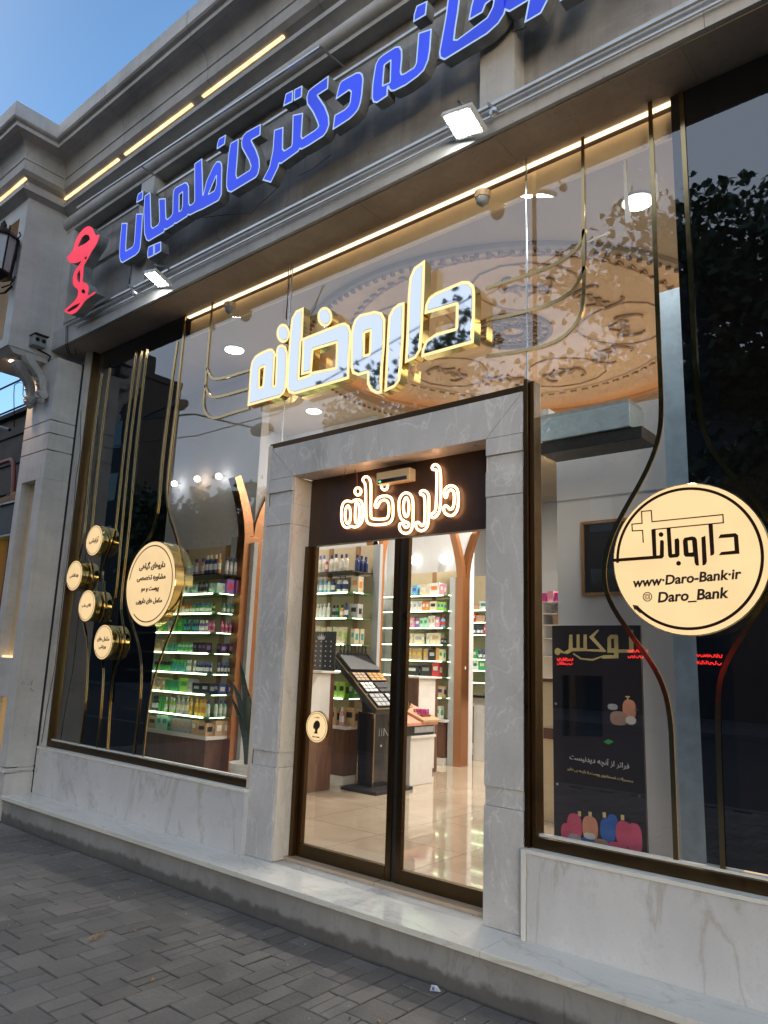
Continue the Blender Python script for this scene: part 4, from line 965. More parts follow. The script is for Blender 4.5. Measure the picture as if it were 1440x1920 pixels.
MB().lathe([(.19, .17), (.17, .20), (.09, .27), (.03, .31), (.035, .34), (.015, .38), (.0, .40)], (ax, ay, az), 8).build('lantern_cap', 'iron', ln)
cg = MB()
for k in range(8):
    an = 2*PI*k/8; cg.bar((ax+.14*math.cos(an), ay+.14*math.sin(an), az-.23), (ax+.175*math.cos(an), ay+.175*math.sin(an), az+.18), .014)
    cg.tube([(ax+.16*math.cos(an), ay+.16*math.sin(an), az+.19), (ax+.19*math.cos(an), ay+.19*math.sin(an), az+.23), (ax+.17*math.cos(an), ay+.17*math.sin(an), az+.27)], .008, 5)
cg.build('cage', 'iron', ln)
MB().lathe([(.125, -.22), (.155, .17)], (ax, ay, az), 8).build('glass_body', 'grey_lacquer', ln)
MB().tube([(ax, PYF-.0, az-.30), (ax, PYF-.06, az-.40), (ax, ay+.05, az-.44), (ax, ay, az-.36)], .013, 7).tube([(ax+.05, PYF, az-.2), (ax+.08, PYF-.05, az-.33), (ax+.0, PYF-.1, az-.36)], .008, 6).build('arm', 'iron', ln)
hc = MB(); hc.tube([P(124, 612, 3.40), P(123, 650, 3.41), P(127, 660, 3.5), P(134, 668, 3.55)], .004, 5)
hc.tube([P(127, 610, 3.40), P(126, 645, 3.41), P(131, 662, 3.5), P(143, 665, 3.55), P(140, 650, 3.55), P(147, 640, 3.5)], .005, 5)
tag(hc.build('loose_cable', 'black'), 'tangle of loose cable hanging below the left end of the canopy', 'cable')
tag(MB().tube([PX(70, 655, PXR+.03), PX(85, 662, PXR+.03), PX(95, 668, PXR+.04), (PXR+.03, 3.40, 4.66), (PXR-.02, 3.44, 4.63), (PXR-.35, 3.46, 4.625), (-8.42, 3.46, 4.625)], .009, 6).build('black_cable', 'black'), 'thick black cable looping from the twin-lens camera round the block base', 'cable')
tag(MB().tube([P(152, 770, 3.655), P(150, 850, 3.655), P(142, 900, 3.655), P(138, 960, 3.655), P(122, 1080, 3.655), P(103, 1250, 3.655), P(86, 1340, 3.655), P(78, 1392, 3.655)], .0035, 5).build('jamb_cable', 'black'), 'thin cable running down the stone window jamb', 'cable')
tag(MB().tube([P(27, 800, 3.6), P(26, 740, 3.5), P(27, 722, 3.5), P(35, 717, 3.45), P(44, 719, 3.45), P(43, 740, 3.5), P(53, 762, 3.5)], .005, 5).build('looped_wire', 'black'), 'wire looping against the sky beside the corbels', 'cable')
# litter on the paving
tag(MB().add([tuple(np.array(PZ(165+a, 1745+b_, .012+.01*((i % 2))))) for i, (a, b_) in enumerate(((0, 15), (10, 8), (14, 12), (20, 6), (30, 0), (28, 6), (20, 10), (12, 16), (8, 14)))], [tuple(range(9))]).build('fallen_leaf', 'dry_leaf'), 'curled yellow leaf lying on the paving at left', 'leaf')
tag(MB().add([PZ(280, 1834, .008), PZ(286, 1832, .02), PZ(291, 1836, .008), PZ(284, 1838, .01)], [(0, 1, 2, 3)]).build('fallen_leaf', 'dry_leaf'), 'small brown leaf lying on the paving nearer the foreground', 'leaf')
lt = thing('paper_scrap', 'torn white and blue paper scrap against the foot of the step', 'litter', PZ(815, 1855, 0))
MB().add([PZ(806, 1858, .006), PZ(809, 1846, .02), PZ(820, 1848, .016), PZ(827, 1860, .006)], [(0, 1, 2, 3)]).build('paper', 'plaster_white', lt)
MB().add([PZ(809, 1856, .012), PZ(811, 1850, .021), PZ(815, 1850, .021), PZ(814, 1857, .012)], [(0, 1, 2, 3)]).build('print', 'p_blue', lt)
tag(MB().add([PZ(1052, 1816, .232), PZ(1060, 1814, .234), PZ(1067, 1818, .232), PZ(1058, 1821, .232)], [(0, 1, 2, 3)]).build('dark_stain', 'soft_ink'), 'dark stain on the marble tread below the right window', 'stain') if 0 else None
rr = random.Random(5); bits = MB()
for k in range(260):
    x_, y_ = rr.uniform(-7, -1), 3.37-abs(rr.gauss(0, .9)); s_ = rr.uniform(.0015, .006); a = rr.uniform(0, 6)
    bits.add([(x_+s_*math.cos(a+q), y_+s_*math.sin(a+q)*.7, .004+.001*q) for q in (0, 2, 4)], [(0, 1, 2)])
tag(bits.build('grit', 'plaster_white'), 'scattered pale grit on the paving', 'grit', kind='stuff')
tag(MB().tube([(-4.19, 3.685, .95), (-4.17, 3.672, .955), (-4.165, 3.67, .945)], .006, 5).build('wall_hook', 'steel'), 'tiny metal hook low on the left door pier', 'hook')
# ---- neighbour at far left
nb = thing('neighbour_building', 'dark old brick building beyond the left pilaster', 'building', (-11, 6, 0))
a = P(20, 782, 6.0)
MB().box(-22, -8.9, 5.6, 12, 0, P(48, 770, 5.6)[2]).build('brick_wall', 'brick_dark', nb)
MB().box(-22, -8.85, 5.5, 5.65, P(48, 770, 5.6)[2]-.06, P(48, 770, 5.6)[2]+.02).build('parapet', 'gap_black', nb)
cb = MB()
for k in range(14): cb.box(-22, -8.88, 5.57, 5.60, 1+k*.55, 1.02+k*.55)
cb.build('course_line', 'gap_black', nb)
ac = thing('shop_canopy_box', 'dark box with a pale metal frame beside the left pilaster', 'sign box', P(15, 965, 3.1))
a1 = P(33, 1001, 3.56); x1_ = a1[0]; zt, zb = P(36, 936, 3.56)[2], P(30, 1002, 3.56)[2]
MB().box(-10.5, x1_-.02, 3.58, 4.2, zb+.02, zt-.02).build('dark_panel', 'pad_dark', ac)
f_ = MB(); f_.box(-10.5, x1_, 3.555, 4.22, zt-.02, zt); f_.box(-10.5, x1_, 3.555, 4.22, zb, zb+.02); f_.box(x1_-.02, x1_, 3.555, 4.22, zb+.02, zt-.02); f_.build('frame', 'steel', ac)
th = MB(); rr = random.Random(2)
for k in range(150):
    x_ = rr.uniform(-9.3, x1_-.05); hh = .16*math.sqrt(max(0, 1-((x_-(x1_-.55))/.6)**2)) if abs(x_-(x1_-.55)) < .6 else .03
    th.tube([(x_, 3.62+rr.uniform(-.05, .05), zt+.01), (x_-.1*rr.random(), 3.72, zt+.02+hh*rr.uniform(.6, 1)), (x_-.25, 3.9, zt+.02+hh*.5)], .006, 4)
tag(th.build('thatch_bundle', 'thatch'), 'bundle of dry brown thatch on top of the dark framed box', 'thatch')
tag(MB().tube([P(-30, 880, 4.3), P(8, 866, 4.3), P(20, 862, 4.3), P(25, 866, 4.3), P(26, 900, 4.3), P(24, 930, 4.3)], .03, 10).build('red_pipe', 'red_paint', smooth=True), 'bent red pipe in front of the dark brick building', 'pipe')
tag(MB().box(-10.5, P(4, 1040, 3.62)[0]-.1, 3.58, 3.6, P(4, 1115, 3.6)[2], P(4, 1004, 3.6)[2]).build('lit_board', 'yellow_sign'), 'sliver of a glowing yellow-green board at the left edge', 'sign')
tag(MB().box(-10.5, P(16, 1040, 3.7)[0], 3.68, 3.72, .0, P(4, 1003, 3.7)[2]).build('red_shutter', 'red_paint'), 'dark red shutter behind the yellow-green board', 'shutter')
tag(MB().tube([P(-10, 798, 5), P(18, 806, 5)], .03, 6).build('roof_pole', 'black'), 'short dark pole sticking out against the sky at left', 'pole')

# residue of old tape on the upper glass, and sign wiring
tr_ = thing('tape_residue', 'white smears of old tape on the glass beside the right ceiling light', 'stain', P(1175, 350, 3.742))
rr = random.Random(8)
def smear(pts): MB().add([P(720+a/2, b_/2, 3.7425) for a, b_ in pts], [tuple(range(len(pts)))]).build('smear', 'plaster_white', tr_)
smear([(898, 600), (908, 604), (912, 690), (918, 760), (930, 826), (905, 838), (901, 740)]); smear([(760, 906), (800, 886), (846, 866), (848, 873), (800, 894), (764, 911)])
smear([(1018, 640), (1026, 660), (1030, 740), (1022, 760), (1016, 700)]); smear([(978, 770), (984, 772), (986, 808), (980, 810)])
for k in range(34):
    a, b_ = rr.choice(((925, 830), (1040, 700), (950, 650), (910, 870), (1045, 760))); a += rr.gauss(0, 9); b_ += rr.gauss(0, 22); s_ = rr.uniform(1, 3.5); smear([(a, b_), (a+s_, b_+rr.uniform(-1, 1)), (a+s_*.8, b_+s_*2), (a-s_*.3, b_+s_*1.5)])
wr = MB()
for (u0, v0, u1, v1) in ((249, 494, 240, 540), (247, 495, 243, 538), (405, 432, 412, 452), (620, 290, 560, 330), (960, 60, 1000, 40), (318, 500, 314, 508)):
    a, b_ = Vector(P(u0, v0, 3.36)), Vector(P(u1, v1, 3.40)); wr.tube([a, (a+b_)/2+Vector((.01, -.01, -.03)), b_], .003, 5)
wr.tube([P(520, 352, 3.4), P(470, 400, 3.42), P(430, 402, 3.42), P(380, 408, 3.42), P(365, 400, 3.4)], .003, 5)
wr.build('wiring', 'black', bs)

for k in range(9):
    x_, y_ = rr.uniform(-6.5, -1.6), rr.uniform(2.2, 3.2); a = rr.uniform(0, 6); s_ = rr.uniform(.012, .022)
    o = MB().add([(x_+s_*q*math.cos(a+b_), y_+s_*q*math.sin(a+b_), .006+.004*(i % 3)) for i, (q, b_) in enumerate(((1, 0), (.5, .8), (.45, 2.2), (1, 3.1), (.5, 4.0), (.4, 5.3)))], [(0, 1, 2, 3, 4, 5)]).build('dry_leaf_scrap', 'dry_leaf' if k % 2 else 'bark')
    tag(o, 'tiny dry leaf scrap scattered on the grey paving', 'leaf', 'tiny leaf scraps on the paving')
# ============================================================ INTERIOR
rp = random.Random(11)
ORD = ['first', 'second', 'third', 'fourth', 'fifth', 'sixth', 'seventh', 'eighth', 'ninth', 'tenth', 'eleventh', 'twelfth', 'thirteenth', 'fourteenth', 'fifteenth', 'sixteenth', 'seventeenth', 'eighteenth', 'nineteenth', 'twentieth', 'twenty-first', 'twenty-second', 'twenty-third', 'twenty-fourth', 'twenty-fifth', 'twenty-sixth']
def product(kind, col, cap, w, d, h):
    mb = MB()
    if kind == 'box':
        mb.box(-w/2, w/2, 0, d, 0, h); mb.box(-w*.3, w*.3, -.0012, 0, h*.45, h*.75, 1); mb.box(w/2, w/2+.001, d*.2, d*.8, h*.3, h*.7, 1)
    elif kind in ('bottle', 'spray bottle', 'pump bottle'):
        r = w*.46; n = 14; s = d/w if d < w else 1
        mb.lathe([(r*.9, 0), (r, .01), (r, h*.66), (r*.55, h*.76), (r*.42, h*.78)], (0, r, 0), n, sy=.75)
        if kind == 'bottle': mb.lathe([(r*.5, h*.78), (r*.5, h), (r*.3, h)], (0, r, 0), n, mi=1)
        elif kind == 'pump bottle': mb.lathe([(r*.35, h*.78), (r*.35, h*.86), (r*.12, h*.87), (r*.12, h*.97)], (0, r, 0), n, mi=1); mb.box(-r*.9, r*.3, r-.008, r+.008, h*.96, h, 1)
        else: mb.lathe([(r*.3, h*.78), (r*.3, h*.9)], (0, r, 0), n, mi=1); mb.box(-r*.9, r*.4, r-.01, r+.01, h*.88, h, 1)
        mb.lathe([(r*1.012, h*.2), (r*1.012, h*.52)], (0, r, 0), n, mi=2, sy=.75)
    elif kind == 'jar':
        r = w*.48; mb.lathe([(r*.92, 0), (r, .008), (r, h*.62)], (0, r, 0), 14); mb.lathe([(r*1.04, h*.63), (r*1.04, h*.97), (r*.95, h)], (0, r, 0), 14, mi=1)
    else:  # tube standing on its cap
        r = w*.42; mb.lathe([(r*.7, 0), (r*.7, h*.16)], (0, r, 0), 12, mi=1)
        n = 12; vs_ = []
        for z_, sy_ in ((h*.165, .8), (h*.6, .5), (h, .06)):
            for k in range(n): a = 2*PI*k/n; vs_.append((r*(1 if z_ < h else 1.15)*math.cos(a), r+r*sy_*math.sin(a), z_))
        mb.add(vs_, [(i*n+k, i*n+(k+1) % n, (i+1)*n+(k+1) % n, (i+1)*n+k) for i in range(2) for k in range(n)]+[tuple(range(n-1, -1, -1)), tuple(2*n+k for k in range(n))])
    return mb
PC = {}
def put(kind, col, cap, w, d, h, x_, y_, z_, label, group):
    key = (kind, col, cap, round(w, 2), round(d, 2), round(h, 2))
    nm = 'product_box' if kind == 'box' else kind.replace(' ', '_')
    lc = 'cream' if col == 'white' else 'white'
    if key not in PC:
        o = product(kind, col, cap, w, d, h).build(nm, ['p_'+col, 'p_'+cap, 'p_'+(cap if rp.random() < .4 else lc)], None, smooth=kind != 'box'); PC[key] = o
    else: o = PC[key].copy(); COL.objects.link(o)
    o.location = (x_, y_, z_); o.rotation_euler.z = rp.gauss(0, .06); q_ = rp.uniform(.93, 1.0); o.scale = (1, 1, q_)
    tag(o, label, 'carton' if kind == 'box' else kind, group); return o
def row(unit, rowname, x0, x1, y_, z_, hmax, spec, group):
    x_ = x0; i = 0; n = 0
    while x_ < x1-.03:
        kind, col, cap, w, h, rep = spec[i % len(spec)]; i += 1
        for _ in range(rep):
            if x_+w > x1: x_ = x1; break
            hh = min(h, hmax)
            put(kind, col, cap, w*.95, min(w, .09) if kind == 'box' else w, hh, x_+w/2, y_+rp.uniform(0, .015), z_, f'{col} {kind} with {cap} {"print" if kind == "box" else "cap"}, {ORD[n]} from left, {rowname}, {unit}', group)
            n += 1; x_ += w+.003+(rp.uniform(.01, .05) if rp.random() < .12 else 0)
def unit(name_lab, X0, X1, Yf, Yb, slab, shelves, dark, top, cabh=.12, wallx=None, posts=()):
    u_ = thing('shelf_unit', name_lab, 'shelf unit', (X1, Yf, .25))
    MB().box(X0, X1-.05, Yf+.04, Yb, .34, slab-.035).build('base_cabinet', 'walnut', u_, .003)
    MB().box(X0, X1-.045, Yf+.035, Yb, .25, .338).build('plinth', 'white_lacquer', u_)
    MB().box(X0, X1, Yf, Yb, slab-.034, slab).build('counter_top', 'white_lacquer', u_, .003)
    MB().box(X0, X1+.02, Yb, Yb+.03, .25, top).build('back_panel', 'cream', u_)
    MB().box(X1-.0, X1+.10, Yb-.012, Yb+.04, .25, top).build('end_panel', 'grey_lacquer', u_, .003)
    for px_ in posts: MB().box(px_-.035, px_+.035, Yb-.010, Yb-.001, slab, top).build('wood_strip', 'oak', u_)
    for z_ in shelves:
        s = MB().box(X0, X1, Yf+.012, Yb-.014, z_-.010, z_).build('glass_shelf', 'shelf_green', u_)
        MB().box(X0, X1-.08, Yf, Yf+.011, z_-.012, z_+.002).box(X1+.001, X1+.004, Yf+.03, Yf+.20, z_-.009, z_-.001).build('light_strip', 'led_green', s)
    for z_ in dark: MB().box(X0, X1, Yf, Yb-.014, z_-.012, z_).build('glass_shelf', 'shelf_dark', u_)
    return u_
# unit 1, behind the left window
U1 = unit('brightly lit shelf unit of nine shelves behind the left window', -7.3, -5.85, 4.45, 4.80, .85, [1.021, 1.228, 1.419, 1.612, 1.809, 1.996, 2.187], [2.381], 2.72, posts=(-6.9, -6.17))
G1 = 'products on the shelves behind the left window'
RN = ['counter', 'first shelf', 'second shelf', 'third shelf', 'fourth shelf', 'fifth shelf', 'sixth shelf', 'seventh shelf', 'top shelf']
S1 = [(.85, .14, [('box', 'tan', 'black', .14, .12, 1), ('box', 'mint', 'teal', .10, .14, 2), ('box', 'green', 'navy', .05, .09, 1), ('box', 'grey', 'tan', .16, .135, 2), ('box', 'tan', 'white', .09, .135, 1)]),
      (1.021, .17, [('bottle', 'black', 'black', .06, .15, 2), ('bottle', 'green', 'green', .055, .15, 2), ('bottle', 'lime', 'white', .045, .15, 3), ('pump bottle', 'grey', 'cream', .065, .17, 3), ('bottle', 'yellow', 'amber', .055, .165, 4), ('bottle', 'mint', 'navy', .05, .155, 5)]),
      (1.228, .15, [('box', 'tan', 'white', .08, .13, 3), ('box', 'green', 'teal', .07, .11, 3), ('box', 'lime', 'green', .15, .14, 1), ('box', 'grey', 'silver', .08, .14, 1), ('box', 'black', 'grey', .12, .10, 2), ('box', 'navy', 'silver', .10, .10, 1)]),
      (1.419, .14, [('jar', 'green', 'black', .07, .10, 4), ('jar', 'teal', 'green', .06, .12, 4), ('bottle', 'grey', 'white', .04, .12, 3), ('bottle', 'navy', 'blue', .038, .11, 6)]),
      (1.612, .13, [('box', 'tan', 'cream', .12, .12, 1), ('bottle', 'green', 'teal', .05, .09, 5), ('bottle', 'mint', 'green', .05, .10, 5), ('box', 'black', 'purple', .07, .10, 3)]),
      (1.809, .15, [('jar', 'lime', 'yellow', .08, .11, 1), ('jar', 'green', 'grey', .09, .12, 1), ('jar', 'pink', 'grey', .08, .11, 1), ('box', 'green', 'lime', .09, .13, 2), ('bottle', 'navy', 'teal', .05, .12, 4), ('bottle', 'purple', 'white', .045, .12, 3), ('bottle', 'pink', 'magenta', .045, .11, 4)]),
      (1.996, .12, [('bottle', 'lime', 'black', .045, .09, 3), ('bottle', 'yellow', 'red', .042, .095, 5), ('bottle', 'amber', 'red', .042, .095, 3), ('bottle', 'green', 'blue', .05, .10, 6)]),
      (2.187, .15, [('box', 'mint', 'grey', .10, .10, 2), ('bottle', 'grey', 'black', .05, .13, 3), ('box', 'mint', 'silver', .16, .10, 1), ('bottle', 'teal', 'black', .05, .11, 2), ('box', 'purple', 'red', .11, .17, 1)]),
      (2.381, .22, [('bottle', 'mint', 'lime', .06, .14, 2), ('bottle', 'pink', 'navy', .06, .17, 2), ('bottle', 'navy', 'cream', .065, .19, 3), ('bottle', 'amber', 'tan', .055, .20, 1), ('bottle', 'magenta', 'pink', .05, .20, 2), ('bottle', 'blue', 'sky', .05, .21, 1), ('bottle', 'orange', 'amber', .06, .20, 2), ('bottle', 'yellow', 'black', .05, .19, 1), ('bottle', 'silver', 'navy', .05, .18, 3)])]
for (z_, hm, sp), rn in zip(S1, RN): row('left window unit', rn, -6.85 if z_ < 2.1 else -6.45, -5.87, 4.47, z_+.002, hm, sp, G1)
U2 = unit('lit shelf unit of creams and shampoos left of the centre wooden pillar', -7.2, -5.74, 6.25, 6.62, .87, [1.171, 1.47, 1.767, 2.064, 2.358], [2.605], 2.95, posts=(-6.45, -6.0))
G2_ = 'products on the shelves left of the centre pillar'
S2 = [(.87, .22, [('bottle', 'pink', 'white', .075, .20, 3), ('bottle', 'magenta', 'cream', .07, .2, 1), ('box', 'tan', 'black', .16, .2, 2)]),
      (1.171, .2, [('box', 'lime', 'black', .10, .18, 3), ('box', 'green', 'white', .11, .18, 2)]),
      (1.47, .14, [('bottle', 'black', 'black', .07, .14, 6)]),
      (1.767, .22, [('box', 'navy', 'sky', .11, .2, 2), ('box', 'cream', 'lime', .08, .2, 5), ('box', 'lime', 'black', .08, .18, 1), ('tube', 'white', 'grey', .075, .17, 2), ('bottle', 'teal', 'white', .06, .19, 2), ('box', 'cream', 'teal', .07, .19, 1)]),
      (2.064, .2, [('bottle', 'cream', 'white', .06, .17, 4), ('bottle', 'white', 'white', .06, .18, 3), ('bottle', 'grey', 'black', .06, .15, 1), ('bottle', 'green', 'black', .06, .15, 1), ('bottle', 'amber', 'black', .07, .15, 1), ('bottle', 'navy', 'navy', .06, .18, 1), ('bottle', 'grey', 'black', .06, .17, 2), ('box', 'silver', 'black', .13, .17, 1)]),
      (2.358, .23, [('pump bottle', 'sky', 'white', .07, .2, 5), ('pump bottle', 'mint', 'orange', .06, .18, 1), ('bottle', 'navy', 'navy', .07, .18, 1), ('pump bottle', 'white', 'navy', .09, .2, 2), ('box', 'cream', 'orange', .12, .2, 1)]),
      (2.607, .23, [('bottle', 'white', 'blue', .06, .21, 5), ('bottle', 'red', 'white', .05, .18, 1), ('bottle', 'white', 'navy', .075, .21, 2), ('bottle', 'cream', 'navy', .07, .2, 2), ('bottle', 'amber', 'navy', .08, .21, 2), ('bottle', 'navy', 'navy', .07, .2, 1)])]
for (z_, hm, sp), rn in zip(S2, ['counter', 'first shelf', 'second shelf', 'third shelf', 'fourth shelf', 'fifth shelf', 'top shelf']): row('unit left of centre pillar', rn, -6.55, -5.80, 6.27, z_+.002, hm, sp, G2_)
U3 = unit('lit shelf unit of cartons seen through the right door leaf', -7.3, -6.0, 8.5, 8.88, .84, [1.129, 1.405, 1.619, 1.842, 2.074, 2.309, 2.53], [], 2.91, posts=(-7.05, -6.5))
S3 = [(.84, .22, [('tube', 'white', 'navy', .09, .2, 1), ('box', 'white', 'green', .1, .18, 2), ('box', 'cream', 'lime', .09, .2, 1)]),
      (1.129, .17, [('box', 'tan', 'navy', .13, .16, 2), ('box', 'orange', 'sky', .10, .12, 2)]),
      (1.405, .19, [('box', 'black', 'white', .32, .14, 1), ('box', 'black', 'grey', .2, .16, 1), ('box', 'red', 'white', .13, .19, 2), ('box', 'magenta', 'red', .09, .18, 3)]),
      (1.619, .19, [('box', 'tan', 'yellow', .085, .17, 5), ('box', 'black', 'silver', .13, .16, 1), ('box', 'amber', 'tan', .05, .18, 1), ('box', 'cream', 'green', .07, .17, 3), ('box', 'white', 'blue', .08, .17, 2)]),
      (1.842, .19, [('box', 'cream', 'grey', .19, .16, 2), ('box', 'white', 'tan', .06, .16, 1), ('box', 'cream', 'tan', .19, .17, 1), ('box', 'black', 'grey', .06, .09, 1), ('tube', 'green', 'green', .09, .17, 1)]),
      (2.074, .19, [('box', 'pink', 'cream', .10, .15, 2), ('box', 'purple', 'white', .09, .14, 1), ('box', 'mint', 'green', .07, .15, 2), ('box', 'white', 'tan', .06, .17, 2), ('box', 'pink', 'white', .07, .16, 1), ('bottle', 'sky', 'red', .08, .18, 1), ('bottle', 'white', 'navy', .07, .17, 2)]),
      (2.309, .17, [('box', 'white', 'grey', .08, .15, 4), ('box', 'orange', 'white', .06, .14, 2), ('box', 'cream', 'black', .13, .14, 1), ('box', 'lime', 'blue', .06, .13, 3), ('box', 'blue', 'sky', .14, .15, 1)]),
      (2.53, .19, [('box', 'white', 'red', .14, .13, 1), ('box', 'sky', 'blue', .10, .16, 1), ('box', 'cream', 'white', .16, .17, 1), ('box', 'white', 'orange', .19, .18, 1), ('box', 'pink', 'white', .07, .17, 1), ('box', 'black', 'yellow', .14, .16, 1)])]
for (z_, hm, sp), rn in zip(S3, RN): row('unit behind right door', rn, -6.80, -6.03, 8.53, z_+.002, hm, sp, 'cartons on the shelves behind the right door')
zz = [P(893, v_, 10.5)[2] for v_ in (1257, 1236, 1190, 1167, 1144)]
U4 = unit('lit shelf unit at the back beyond the third wooden pillar', -7.4, -6.0, 10.5, 10.9, .95, [1.3]+sorted(zz), [], 3.1)
S4 = [('box', 'white', 'teal', .16, .17, 1), ('box', 'green', 'white', .13, .16, 1), ('bottle', 'navy', 'blue', .08, .17, 3), ('box', 'red', 'white', .10, .2, 1), ('box', 'tan', 'pink', .16, .12, 1)]
for i, z_ in enumerate(sorted(zz)): row('back unit', RN[i+1], -6.95, -6.2, 10.53, z_+.002, .16, S4[i:]+S4[:i], 'products on the shelves at the back')
ct = thing('white_counter', 'white service counter at the back with a green glow behind', 'counter', (-5.2, 9.3, .25))
MB().box(-6.10, -3.2, 9.35, 9.9, .25, 1.12).build('counter_front', 'white_lacquer', ct, .005); MB().box(-6.15, -3.15, 9.30, 9.95, 1.122, 1.16).build('counter_top', 'black_gloss', ct, .004)
tag(MB().tube([(-5.70, 9.2, .62), (-5.66, 9.22, .4), (-5.62, 9.15, .27), (-5.5, 9.1, .26), (-5.2, 9.2, .26)], .008, 5).build('floor_cable', 'black'), 'black cable trailing on the shop floor by the white counter', 'cable')
# walls behind the shelf units up to the ceiling
for a in ((-7.45, -5.83, 4.84, 4.94), (-7.45, -5.80, 6.66, 6.76), (-7.45, -5.9, 8.92, 9.02)):
    struct(MB().box(a[0], a[1], a[2], a[3], .25, 4.6).build('wall', 'white_wall'))
# copper pillars splitting into pointed arches
def pillar(y0, y1, lab, top=3.6):
    t_ = thing('copper_pillar', lab, 'pillar', (-5.8, (y0+y1)/2, .25), 'copper clad pillars with pointed arches')
    ym = (y0+y1)/2; hw = (y1-y0)/2
    MB().box(-5.92, -5.80, y0, y1, .25, 2.78).build('shaft', 'copper', t_, .004)
    MB().box(-6.02, -5.921, y0+.01, y1-.01, .25, 2.78).build('core', 'grey_lacquer', t_)
    for s in (-1, 1):
        pts = [(0, 2.78), (.02, 2.92), (.06, 3.05), (.12, 3.2), (.20, 3.36), (.31, 3.55), (.46, 3.76)]; pts = [p for p in pts if p[1] < top]
        v = []; 
        for i, (dy, z_) in enumerate(pts):
            a = pts[max(0, i-1)]; b_ = pts[min(len(pts)-1, i+1)]; L = math.hypot(b_[0]-a[0], b_[1]-a[1]); ny, nz_ = (b_[1]-a[1])/L, -(b_[0]-a[0])/L; w_ = hw*(.5-.2*max(0, (z_-2.9)/.7))
            c_ = ym+s*(hw*.5+dy)
            for xx in (-5.80, -5.90): v += [(xx, c_+s*ny*w_, z_+nz_*w_), (xx, c_-s*ny*w_, z_-nz_*w_)]
        f = []
        for i in range(len(pts)-1):
            o_ = i*4; q = o_+4; f += [(o_, o_+1, q+1, q), (o_+2, q+2, q+3, o_+3), (o_, q, q+2, o_+2), (o_+1, o_+3, q+3, q+1)]
        MB().add(v, f).build('arch_rib', 'copper', t_)
    MB().box(-5.799, -5.792, ym-.012, ym+.012, 1.52, 1.56).build('switch', 'plaster_white', t_)
    return t_
pillar(4.70, 4.93, 'copper clad pillar behind the potted plant in the left window', 3.4)
pillar(6.69, 6.89, 'copper clad pillar in the middle of the doorway view')
pillar(8.58, 8.76, 'copper clad pillar splitting into two arches at the right door edge')
# potted snake plant
def side(unit_, xr, y0, y1, zs_, sets, group):
    for (z_, hm, rn), sp in zip(zs_, sets):
        kind, col, cap, w, h, _r = sp; y_ = y0; n = 0
        while y_+w < y1:
            put(kind, col, cap, w*.95, min(w, .09) if kind == 'box' else w, min(h, hm), xr, y_, z_+.002, f'{col} {kind} with {cap} {"print" if kind == "box" else "cap"}, {ORD[n]} along right side, {rn}, {unit_}', group); y_ += max(w, .09 if kind == 'box' else w)+.004; n += 1
side('left window unit', -5.90, 4.56, 4.79, [(z_, hm, rn) for (z_, hm, sp), rn in zip(S1, RN)], [sp[-1] for z_, hm, sp in S1], G1)
side('unit left of centre pillar', -5.80, 6.36, 6.60, [(z_, hm, rn) for (z_, hm, sp), rn in zip(S2, ['counter', 'first shelf', 'second shelf', 'third shelf', 'fourth shelf', 'fifth shelf', 'top shelf'])], [sp[-1] for z_, hm, sp in S2], G2_)
pl = thing('potted_plant', 'dark spiky plant in a ribbed white pot beside the left window', 'plant', (-5.22, 4.42, .25))
c = P(464, 1426, 4.42); px_, pz_ = c[0], c[2]
pr = [(.095, .25)]; k = 0; zt_ = P(450, 1427, 4.42)[2]
while .27+k*.018 < zt_: pr += [(.10+.0022*k+.003*(k % 2), .27+k*.018)]; k += 1
pr += [(pr[-1][0], zt_), (pr[-1][0]-.01, zt_), (pr[-1][0]-.012, zt_-.04)]
MB().lathe(pr, (px_, 4.42, 0), 28).build('pot', 'plaster_white', pl)
MB().lathe([(.09, zt_-.04), (.09, zt_-.035)], (px_, 4.42, 0), 18).build('soil', 'black', pl)
for u_, v_, w_ in ((435, 1278, 10), (462, 1288, 12), (480, 1302, 9), (450, 1240, 10), (488, 1285, 9), (470, 1330, 9), (442, 1330, 8), (430, 1300, 6)):
    tp = P(u_, v_, 4.42+rp.uniform(-.12, .12)); b0 = Vector((px_+rp.uniform(-.04, .04), 4.42+rp.uniform(-.04, .04), zt_-.04)); tp = Vector(tp); v = []; n_ = 9
    side = Vector((.64, .77, 0)).normalized()
    for i in range(n_):
        q = i/(n_-1); m_ = b0.lerp(tp, q)+Vector((0, 0, .03*math.sin(q*PI)))+(tp-b0)*0; bend = Vector((tp.x-b0.x, tp.y-b0.y, 0))*(q*q-q)*.8; m_ += bend
        w2 = w_/330*(.55+.9*q)*(1-q**3.5)+.001; v += [m_-side*w2, m_+Vector((0, .01, 0)), m_+side*w2]
    f = []
    for i in range(n_-1): f += [(3*i, 3*i+1, 3*i+4, 3*i+3), (3*i+1, 3*i+2, 3*i+5, 3*i+4)]
    MB().add(v, f).build('leaf', 'plant_dark', pl, smooth=True)
